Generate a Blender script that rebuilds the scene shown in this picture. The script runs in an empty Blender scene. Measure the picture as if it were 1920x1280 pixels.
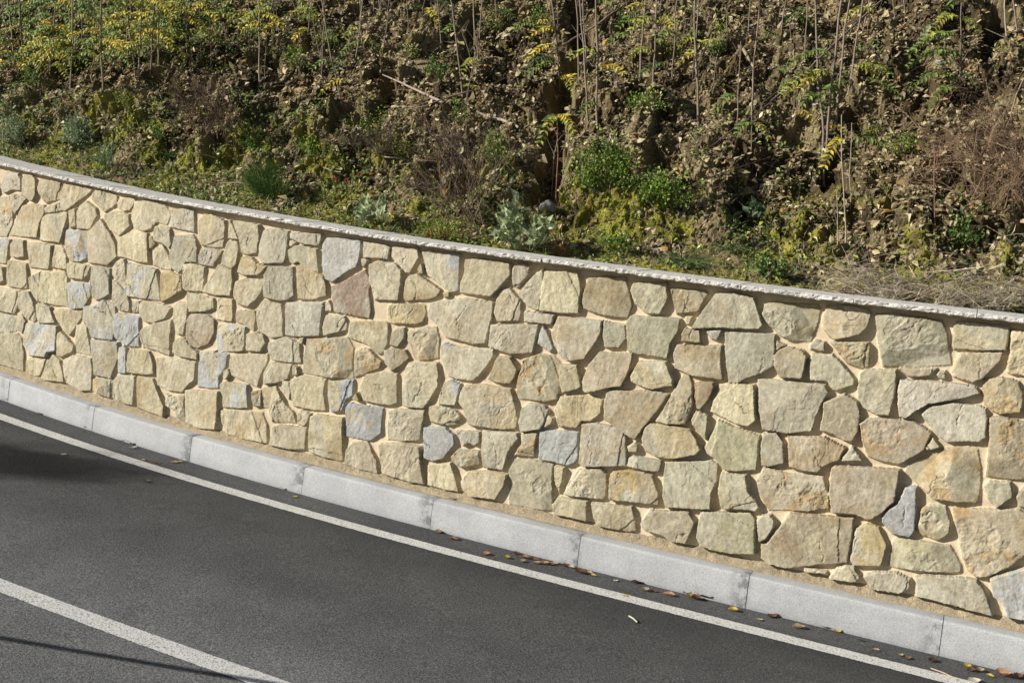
import bpy, math, random
import numpy as np
from mathutils import Matrix, Vector

rng = np.random.default_rng(7)
random.seed(7)
SC = bpy.context.scene
COL = SC.collection

# ------------------------------------------------------------------ camera, light, exposure
HC = 2.113                                   # eye height above the road
PITCH, ROLL, FPX = 0.1327, 0.08002, 1925.71  # focal length in pixels of a 1920 px wide frame
cp, sp, cr, sr = math.cos(PITCH), math.sin(PITCH), math.cos(ROLL), math.sin(ROLL)
r0, f0, u0 = Vector((1, 0, 0)), Vector((0, cp, -sp)), Vector((0, sp, cp))
cr_, cu_ = r0 * cr + u0 * sr, u0 * cr - r0 * sr
cam_d = bpy.data.cameras.new('camera')
cam = bpy.data.objects.new('camera', cam_d)
COL.objects.link(cam)
cam_d.sensor_width = 36.0
cam_d.lens = 36.0 * FPX / 1920.0
cam_d.clip_start, cam_d.clip_end = 0.05, 500
M = Matrix((cr_, cu_, -f0)).transposed().to_4x4()
M.translation = Vector((0, 0, HC))
cam.matrix_world = M
SC.camera = cam

SUN_DIR = Vector((1.785, 0.25, -0.86)).normalized()      # the way the light travels
elev = math.asin(-SUN_DIR.z)
w = bpy.data.worlds.new('World')
SC.world = w
w.use_nodes = True
nt = w.node_tree
nt.nodes.clear()
o_ = nt.nodes.new('ShaderNodeOutputWorld')
b_ = nt.nodes.new('ShaderNodeBackground')
s_ = nt.nodes.new('ShaderNodeTexSky')
s_.sky_type = 'NISHITA'
s_.sun_disc = False
s_.sun_elevation = elev
s_.sun_rotation = math.atan2(-SUN_DIR.x, -SUN_DIR.y)
s_.air_density, s_.dust_density, s_.ozone_density = 1.0, 1.2, 1.0
b_.inputs['Strength'].default_value = 0.04
nt.links.new(s_.outputs[0], b_.inputs[0])
nt.links.new(b_.outputs[0], o_.inputs[0])
sun_d = bpy.data.lights.new('sun', 'SUN')
sun_d.energy = 5.0
sun_d.angle = math.radians(0.5)
sun_d.color = (1.0, 0.965, 0.90)
sun = bpy.data.objects.new('sun', sun_d)
COL.objects.link(sun)
sun.rotation_euler = SUN_DIR.to_track_quat('-Z', 'Y').to_euler()
sun.location = (-10, -3, 8)
SC.view_settings.view_transform = 'Standard'
SC.view_settings.look = 'None'
SC.view_settings.exposure = 0.50
SC.view_settings.gamma = 1.0

# ------------------------------------------------------------------ helpers
def tag(o, label=None, cat=None, group=None, kind=None):
    if label: o['label'] = label
    if cat: o['category'] = cat
    if group: o['group'] = group
    if kind: o['kind'] = kind
    return o

def empty(name, loc):
    o = bpy.data.objects.new(name, None)
    COL.objects.link(o)
    o.location = loc
    return o

def mesh(name, V, F, mat, parent=None, col=None, uv=None, smooth=False, origin=None):
    """V (n,3); F = list of face arrays (all rows of one array have the same vertex count)."""
    V = np.asarray(V, dtype=np.float64)
    if origin is None:
        origin = np.array(parent.location) if parent is not None and parent.type == 'EMPTY' else np.zeros(3)
    V = V - np.array(origin)
    me = bpy.data.meshes.new(name)
    if not isinstance(F, list): F = [F]
    F = [np.asarray(f, dtype=np.int32) for f in F if len(f)]
    loops = np.concatenate([f.ravel() for f in F])
    tot = np.concatenate([np.full(len(f), f.shape[1], dtype=np.int32) for f in F])
    start = np.concatenate([[0], np.cumsum(tot)[:-1]]).astype(np.int32)
    me.vertices.add(len(V)); me.vertices.foreach_set('co', V.astype(np.float32).ravel())
    me.loops.add(len(loops)); me.loops.foreach_set('vertex_index', loops)
    me.polygons.add(len(tot)); me.polygons.foreach_set('loop_start', start)
    me.polygons.foreach_set('loop_total', tot)
    me.update(calc_edges=True)
    if col is not None:
        a = me.color_attributes.new('Col', 'FLOAT_COLOR', 'POINT')
        c = np.ones((len(V), 4), dtype=np.float32); c[:, :3] = col
        a.data.foreach_set('color', c.ravel())
    if uv is not None:
        l = me.uv_layers.new(name='UVMap')
        l.data.foreach_set('uv', np.asarray(uv, dtype=np.float32)[loops].ravel())
    me.materials.append(mat)
    me.validate()
    me.polygons.foreach_set('use_smooth', np.full(len(me.polygons), bool(smooth)))
    o = bpy.data.objects.new(name, me)
    COL.objects.link(o)
    if parent is not None:
        o.parent = parent
        if parent.type != 'EMPTY': pass
    else:
        o.location = origin
    return o

class MB:
    """collects pieces of geometry (with a colour each) into one mesh"""
    def __init__(s): s.V, s.F3, s.F4, s.C, s.n = [], [], [], [], 0
    def add(s, V, F, c):
        V = np.asarray(V, float); F = np.asarray(F, int)
        s.V.append(V); (s.F3 if F.shape[1] == 3 else s.F4).append(F + s.n)
        s.C.append(np.broadcast_to(np.asarray(c, float), (len(V), 3))); s.n += len(V)
    def build(s, name, mat, parent=None, smooth=False, origin=None):
        F = []
        if s.F3: F.append(np.concatenate(s.F3))
        if s.F4: F.append(np.concatenate(s.F4))
        return mesh(name, np.concatenate(s.V), F, mat, parent, np.concatenate(s.C), None, smooth, origin)

def tube(mb, P, R, c, n=5):
    P = np.asarray(P, float); R = np.broadcast_to(np.asarray(R, float), (len(P),))
    T = np.gradient(P, axis=0); T /= np.linalg.norm(T, axis=1)[:, None] + 1e-9
    a = np.array([0.31, 0.27, 0.91]) if abs(T[0, 2]) < 0.8 else np.array([0.95, 0.2, 0.1])
    U = np.cross(T, a); U /= np.linalg.norm(U, axis=1)[:, None] + 1e-9
    W = np.cross(T, U)
    an = np.arange(n) * 2 * math.pi / n
    V = (P[:, None] + R[:, None, None] * (np.cos(an)[None, :, None] * U[:, None] + np.sin(an)[None, :, None] * W[:, None])).reshape(-1, 3)
    i = np.arange(len(P) - 1)[:, None] * n; j = np.arange(n)[None]
    F = np.stack([i + j, i + (j + 1) % n, i + n + (j + 1) % n, i + n + j], -1).reshape(-1, 4)
    mb.add(V, F, c)

def _h(ix, iy, seed):
    n = (ix.astype(np.int64) * 374761393 + iy.astype(np.int64) * 668265263 + seed * 1442695041) & 0xFFFFFFFF
    n = ((n ^ (n >> 13)) * 1274126177) & 0xFFFFFFFF
    n = (n ^ (n >> 16)) * 2246822519 & 0xFFFFFFFF
    return ((n ^ (n >> 15)) & 0xFFFFFF) / float(0xFFFFFF)

def vn(x, y, seed=0):
    ix, iy = np.floor(x), np.floor(y); fx, fy = x - ix, y - iy
    fx = fx * fx * (3 - 2 * fx); fy = fy * fy * (3 - 2 * fy)
    a, b = _h(ix, iy, seed), _h(ix + 1, iy, seed); c, d = _h(ix, iy + 1, seed), _h(ix + 1, iy + 1, seed)
    return (a + (b - a) * fx) * (1 - fy) + (c + (d - c) * fx) * fy

def fbm(x, y, seed=0, o=4, g=0.5):
    r, a, t = 0, 1.0, 0
    for k in range(o):
        r = r + a * (vn(x * 2 ** k + 17.3 * k, y * 2 ** k - 9.1 * k, seed + k) - 0.5); t += a; a *= g
    return r / t * 2

def worley(x, y, seed=0):
    ix, iy = np.floor(x), np.floor(y)
    f1 = np.full(x.shape, 9.0); f2 = np.full(x.shape, 9.0); cid = np.zeros(x.shape)
    for dx in (-1, 0, 1):
        for dy in (-1, 0, 1):
            jx, jy = ix + dx, iy + dy
            d = np.hypot(jx + _h(jx, jy, seed) - x, jy + _h(jx, jy, seed + 5) - y)
            n = d < f1
            f2 = np.where(n, f1, np.minimum(f2, d)); cid = np.where(n, _h(jx, jy, seed + 9), cid); f1 = np.where(n, d, f1)
    return f1, f2, cid

def sst(a, b, x):
    t = np.clip((x - a) / (b - a), 0, 1); return t * t * (3 - 2 * t)

# the plan of the road: one gently bending line (the front top edge of the kerb), s metres along it
S0, S1 = -9.0, 3.4
sg = np.linspace(-45, 30, 7501)
_sc = np.clip(sg, S0, S1)
TH = 0.41043 + 0.00207 * _sc + 0.00565 * _sc ** 2 + 0.00043 * _sc ** 3
_cx = np.concatenate([[0], np.cumsum((np.cos(TH[1:]) + np.cos(TH[:-1])) / 2 * 0.01)])
_cy = np.concatenate([[0], np.cumsum(-(np.sin(TH[1:]) + np.sin(TH[:-1])) / 2 * 0.01)])
CX = _cx - np.interp(0, sg, _cx) + 1.41529
CY = _cy - np.interp(0, sg, _cy) + 5.4814
_z = lambda s: -1.93085 - 0.01633 * s + 0.00199 * s ** 2 - 0.00023 * s ** 3
_dz = lambda s: -0.01633 + 0.00398 * s - 0.00069 * s ** 2
CZ = HC + _z(_sc) + _dz(_sc) * (sg - _sc)
def at(s, off, dz=0.0):
    """world point: s along the kerb line, off metres away from the road side, dz above the kerb top"""
    s = np.asarray(s, float); t = np.interp(s, sg, TH)
    return np.stack(np.broadcast_arrays(np.interp(s, sg, CX) + off * np.sin(t), np.interp(s, sg, CY) + off * np.cos(t), np.interp(s, sg, CZ) + dz), -1)
def nrm(s):
    t = np.interp(s, sg, TH); return np.stack([np.sin(t), np.cos(t), 0 * t], -1)
HK, BAT, KW = 0.182, 0.0215, 0.0937          # kerb: height above road, batter, top width
OB, OC, WC, ZB, TF = 0.1340, 0.2439, 0.3802, 0.0473, 0.027
OT = OC + 0.062                               # plus up to 4 cm more overhang towards the right
def ztop(s):
    s = np.clip(s, -10, 4); return 1.57817 - 0.00271 * s + 0.00196 * s ** 2
ZR = -0.02728
def wall_off(s, t): return OB + (OT + 0.042 * sst(-6.0, -0.5, s) - OB) * t / 1.55
def zroad(off): return -HK + ZR * off

def grid_faces(n, m, keep=None):
    i = np.arange(n - 1)[:, None] * m + np.arange(m - 1)[None]
    F = np.stack([i, i + m, i + m + 1, i + 1], -1)
    return F.reshape(-1, 4) if keep is None else F[keep]

# ------------------------------------------------------------------ materials
def mat(name, build, rough=0.8, spec=0.3):
    m = bpy.data.materials.new(name); m.use_nodes = True
    t = m.node_tree; t.nodes.clear()
    out = t.nodes.new('ShaderNodeOutputMaterial'); p = t.nodes.new('ShaderNodeBsdfPrincipled')
    t.links.new(p.outputs[0], out.inputs[0])
    p.inputs['Roughness'].default_value = rough
    p.inputs['Specular IOR Level'].default_value = spec
    build(t, p)
    return m
def N(t, kind, **kw):
    n = t.nodes.new('ShaderNode' + kind)
    for k, v in kw.items():
        if k in n.inputs: n.inputs[k].default_value = v
        else: setattr(n, k, v)
    return n
def noise(t, co, scale, detail=3, rough=0.6):
    n = N(t, 'TexNoise'); n.inputs['Scale'].default_value = scale; n.inputs['Detail'].default_value = detail
    n.inputs['Roughness'].default_value = rough; t.links.new(co, n.inputs['Vector']); return n.outputs['Fac']
def ramp(t, fac, pts):
    r = N(t, 'ValToRGB'); e = r.color_ramp.elements
    while len(e) < len(pts): e.new(0.5)
    for k, (p, c) in enumerate(pts):
        e[k].position = p; e[k].color = (c, c, c, 1) if isinstance(c, (int, float)) else (*c, 1)
    t.links.new(fac, r.inputs[0]); return r.outputs[0]
def mix(t, a, b, fac, mode='MIX'):
    m = N(t, 'MixRGB', blend_type=mode)
    for s, v in ((1, a), (2, b), (0, fac)):
        if isinstance(v, (int, float)): m.inputs[s].default_value = v if s == 0 else (v, v, v, 1)
        elif isinstance(v, tuple): m.inputs[s].default_value = (*v, 1)
        else: t.links.new(v, m.inputs[s])
    return m.outputs[0]
def bump(t, p, h, strength, dist):
    b = N(t, 'Bump'); b.inputs['Strength'].default_value = strength; b.inputs['Distance'].default_value = dist
    t.links.new(h, b.inputs['Height']); t.links.new(b.outputs[0], p.inputs['Normal'])
def obj_co(t): return N(t, 'TexCoord').outputs['Object']
def vcol(t): return N(t, 'VertexColor', layer_name='Col').outputs[0]

def b_stone(t, p):
    co = obj_co(t)
    c = mix(t, vcol(t), ramp(t, noise(t, co, 38, 5, 0.7), [(0.28, 0.60), (0.72, 1.28)]), 0.85, 'MULTIPLY')
    c = mix(t, c, ramp(t, noise(t, co, 7, 5, 0.7), [(0.3, (0.80, 0.75, 0.68)), (0.62, (1.08, 1.08, 1.08))]), 0.9, 'MULTIPLY')
    c = mix(t, c, ramp(t, noise(t, co, 240, 2, 0.6), [(0.3, 0.8), (0.7, 1.15)]), 0.6, 'MULTIPLY')
    t.links.new(c, p.inputs['Base Color'])
    h = mix(t, noise(t, co, 130, 4, 0.65), noise(t, co, 40, 4, 0.6), 0.5)
    bump(t, p, h, 0.8, 0.007)
M_STONE = mat('split_stone', b_stone, 0.85, 0.2)
def b_mortar(t, p):
    co = obj_co(t)
    c = mix(t, (0.68, 0.565, 0.395), (0.55, 0.45, 0.31), noise(t, co, 9, 4))
    c = mix(t, c, ramp(t, noise(t, co, 300, 2), [(0.3, 0.82), (0.7, 1.1)]), 0.7, 'MULTIPLY')
    c = mix(t, c, ramp(t, noise(t, co, 2.6, 6, 0.75), [(0.34, (0.72, 0.70, 0.66)), (0.55, (1.04, 1.04, 1.04))]), 0.7, 'MULTIPLY')
    t.links.new(c, p.inputs['Base Color'])
    bump(t, p, noise(t, co, 160, 4, 0.7), 0.5, 0.005)
M_MORTAR = mat('lime_mortar', b_mortar, 0.9, 0.15)
def b_foot(t, p):
    co = obj_co(t)
    c = mix(t, (0.50, 0.40, 0.26), (0.34, 0.28, 0.19), ramp(t, noise(t, co, 12, 5, 0.7), [(0.35, 0), (0.65, 1)]))
    c = mix(t, c, ramp(t, noise(t, co, 190, 3, 0.7), [(0.3, 0.5), (0.7, 1.4)]), 0.8, 'MULTIPLY')
    t.links.new(c, p.inputs['Base Color'])
    bump(t, p, noise(t, co, 150, 3, 0.7), 1.0, 0.012)
M_FOOT = mat('rough_mortar', b_foot, 0.95, 0.1)
def b_coping(t, p):
    co = obj_co(t)
    c = mix(t, (0.68, 0.65, 0.59), (0.50, 0.475, 0.435), ramp(t, noise(t, co, 10, 5, 0.7), [(0.35, 0), (0.7, 1)]))
    c = mix(t, c, ramp(t, noise(t, co, 120, 3, 0.7), [(0.25, 0.75), (0.7, 1.1)]), 0.8, 'MULTIPLY')
    t.links.new(c, p.inputs['Base Color'])
    bump(t, p, noise(t, co, 90, 4, 0.7), 0.8, 0.008)
M_COPING = mat('travertine_coping', b_coping, 0.8, 0.25)
def b_kerb(t, p):
    co = obj_co(t)
    c = mix(t, (0.47, 0.475, 0.475), (0.375, 0.38, 0.38), ramp(t, noise(t, co, 3.5, 6, 0.75), [(0.35, 0), (0.65, 1)]))
    c = mix(t, c, ramp(t, noise(t, co, 150, 3, 0.75), [(0.3, 0.55), (0.5, 1.0), (0.7, 1.35)]), 0.75, 'MULTIPLY')
    g = N(t, 'Separate' + 'XYZ'); t.links.new(N(t, 'UVMap').outputs[0], g.inputs[0])
    st = mix(t, ramp(t, g.outputs[0], [(0.0, 0.75), (0.03, 1.0), (0.88, 1.0), (0.97, 0.5), (1.0, 0.45)]), 1.0, ramp(t, noise(t, co, 11, 4, 0.7), [(0.42, 0), (0.54, 1)]))
    c = mix(t, c, st, 1.0, 'MULTIPLY')
    dirt = ramp(t, g.outputs[1], [(0.0, 0.62), (0.12, 0.86), (0.4, 1.0)])
    c = mix(t, c, dirt, 0.7, 'MULTIPLY')
    t.links.new(c, p.inputs['Base Color'])
    bump(t, p, noise(t, co, 240, 3, 0.7), 0.5, 0.004)
M_KERB = mat('precast_kerb_concrete', b_kerb, 0.8, 0.3)
def b_road(t, p):
    co = obj_co(t)
    uv = N(t, 'UVMap').outputs[0]
    g = N(t, 'SeparateXYZ'); t.links.new(uv, g.inputs[0])
    wear = ramp(t, g.outputs[1], [(0.0, 1.55), (0.26, 1.5), (0.42, 1.15), (0.62, 0.92), (0.80, 0.70), (0.86, 0.56), (0.89, 0.70), (0.94, 0.95), (1.0, 0.8)])
    c = mix(t, (0.096, 0.096, 0.095), (0.062, 0.063, 0.064), ramp(t, noise(t, co, 1.1, 6, 0.65), [(0.36, 0), (0.64, 1)]))
    c = mix(t, c, wear, 1.0, 'MULTIPLY')
    # wheel-polished tracks, faint patches and hairline cracks
    wv = N(t, 'MapRange'); t.links.new(g.outputs[1], wv.inputs[0]); wv.inputs[1].default_value = 0.36; wv.inputs[2].default_value = 0.66
    c = mix(t, c, ramp(t, wv.outputs[0], [(0.0, 1.0), (0.3, 1.10), (0.6, 0.93), (1.0, 1.0)]), 1.0, 'MULTIPLY')
    vo = N(t, 'TexVoronoi', feature='DISTANCE_TO_EDGE'); vo.inputs['Scale'].default_value = 0.9
    nn = N(t, 'TexNoise'); nn.inputs['Scale'].default_value = 4.0; nn.inputs['Detail'].default_value = 6; t.links.new(co, nn.inputs['Vector'])
    t.links.new(mix(t, co, nn.outputs['Color'], 0.35), vo.inputs['Vector'])
    ck = mix(t, ramp(t, vo.outputs['Distance'], [(0.0, 0.62), (0.006, 1.0)]), 1.0, ramp(t, noise(t, co, 0.8, 2), [(0.50, 0), (0.56, 1)]))
    ck = mix(t, 1.0, ck, 0.6)
    c = mix(t, c, ck, 1.0, 'MULTIPLY')
    c = mix(t, c, ramp(t, noise(t, co, 95, 3, 0.8), [(0.35, 0.35), (0.5, 1.0), (0.66, 1.9)]), 0.95, 'MULTIPLY')
    c = mix(t, c, ramp(t, noise(t, co, 210, 2, 0.8), [(0.35, 0.6), (0.66, 1.5)]), 0.7, 'MULTIPLY')
    t.links.new(c, p.inputs['Base Color'])
    bump(t, p, noise(t, co, 110, 3, 0.8), 0.9, 0.009)
M_ROAD = mat('asphalt', b_road, 0.82, 0.35)
def b_paint(t, p):
    co = obj_co(t)
    hole = ramp(t, noise(t, co, 95, 4, 0.85), [(0.40, 0), (0.47, 1)])
    c = mix(t, (0.74, 0.73, 0.69), (0.58, 0.57, 0.54), noise(t, co, 8, 4))
    c = mix(t, c, ramp(t, noise(t, co, 210, 3, 0.8), [(0.3, 0.68), (0.6, 1.1)]), 0.8, 'MULTIPLY')
    c = mix(t, (0.13, 0.125, 0.115), c, hole)
    t.links.new(c, p.inputs['Base Color'])
    bump(t, p, noise(t, co, 110, 3, 0.8), 0.7, 0.006)
M_PAINT = mat('road_paint', b_paint, 0.7, 0.3)
def b_soil(t, p):
    co = obj_co(t)
    c = mix(t, vcol(t), ramp(t, noise(t, co, 55, 4, 0.75), [(0.25, 0.55), (0.75, 1.4)]), 0.8, 'MULTIPLY')
    c = mix(t, c, ramp(t, noise(t, co, 9, 4, 0.7), [(0.3, 0.75), (0.7, 1.2)]), 0.7, 'MULTIPLY')
    t.links.new(c, p.inputs['Base Color'])
    bump(t, p, noise(t, co, 70, 5, 0.75), 1.0, 0.02)
M_SOIL = mat('dry_clay_soil', b_soil, 0.95, 0.1)
def b_leaf(t, p):
    co = obj_co(t)
    c = mix(t, vcol(t), ramp(t, noise(t, co, 90, 2), [(0.3, 0.8), (0.7, 1.15)]), 0.6, 'MULTIPLY')
    t.links.new(c, p.inputs['Base Color'])
    # thin blades let some light through
    tr = N(t, 'BsdfTranslucent'); t.links.new(c, tr.inputs[0])
    ms = N(t, 'MixShader'); ms.inputs[0].default_value = 0.28
    out = [n for n in t.nodes if n.type == 'OUTPUT_MATERIAL'][0]
    t.links.new(p.outputs[0], ms.inputs[1]); t.links.new(tr.outputs[0], ms.inputs[2]); t.links.new(ms.outputs[0], out.inputs[0])
M_LEAF = mat('leaf', b_leaf, 0.6, 0.3)
def b_bark(t, p):
    co = obj_co(t)
    c = mix(t, vcol(t), ramp(t, noise(t, co, 60, 4, 0.7), [(0.3, 0.6), (0.7, 1.25)]), 0.8, 'MULTIPLY')
    t.links.new(c, p.inputs['Base Color'])
    bump(t, p, noise(t, co, 150, 3), 0.5, 0.002)
M_BARK = mat('bark', b_bark, 0.85, 0.2)
def b_metal(t, p):
    co = obj_co(t)
    t.links.new(mix(t, (0.20, 0.20, 0.21), (0.14, 0.14, 0.15), noise(t, co, 20, 3)), p.inputs['Base Color'])
    p.inputs['Metallic'].default_value = 0.7
M_METAL = mat('painted_steel', b_metal, 0.5, 0.4)

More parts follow.
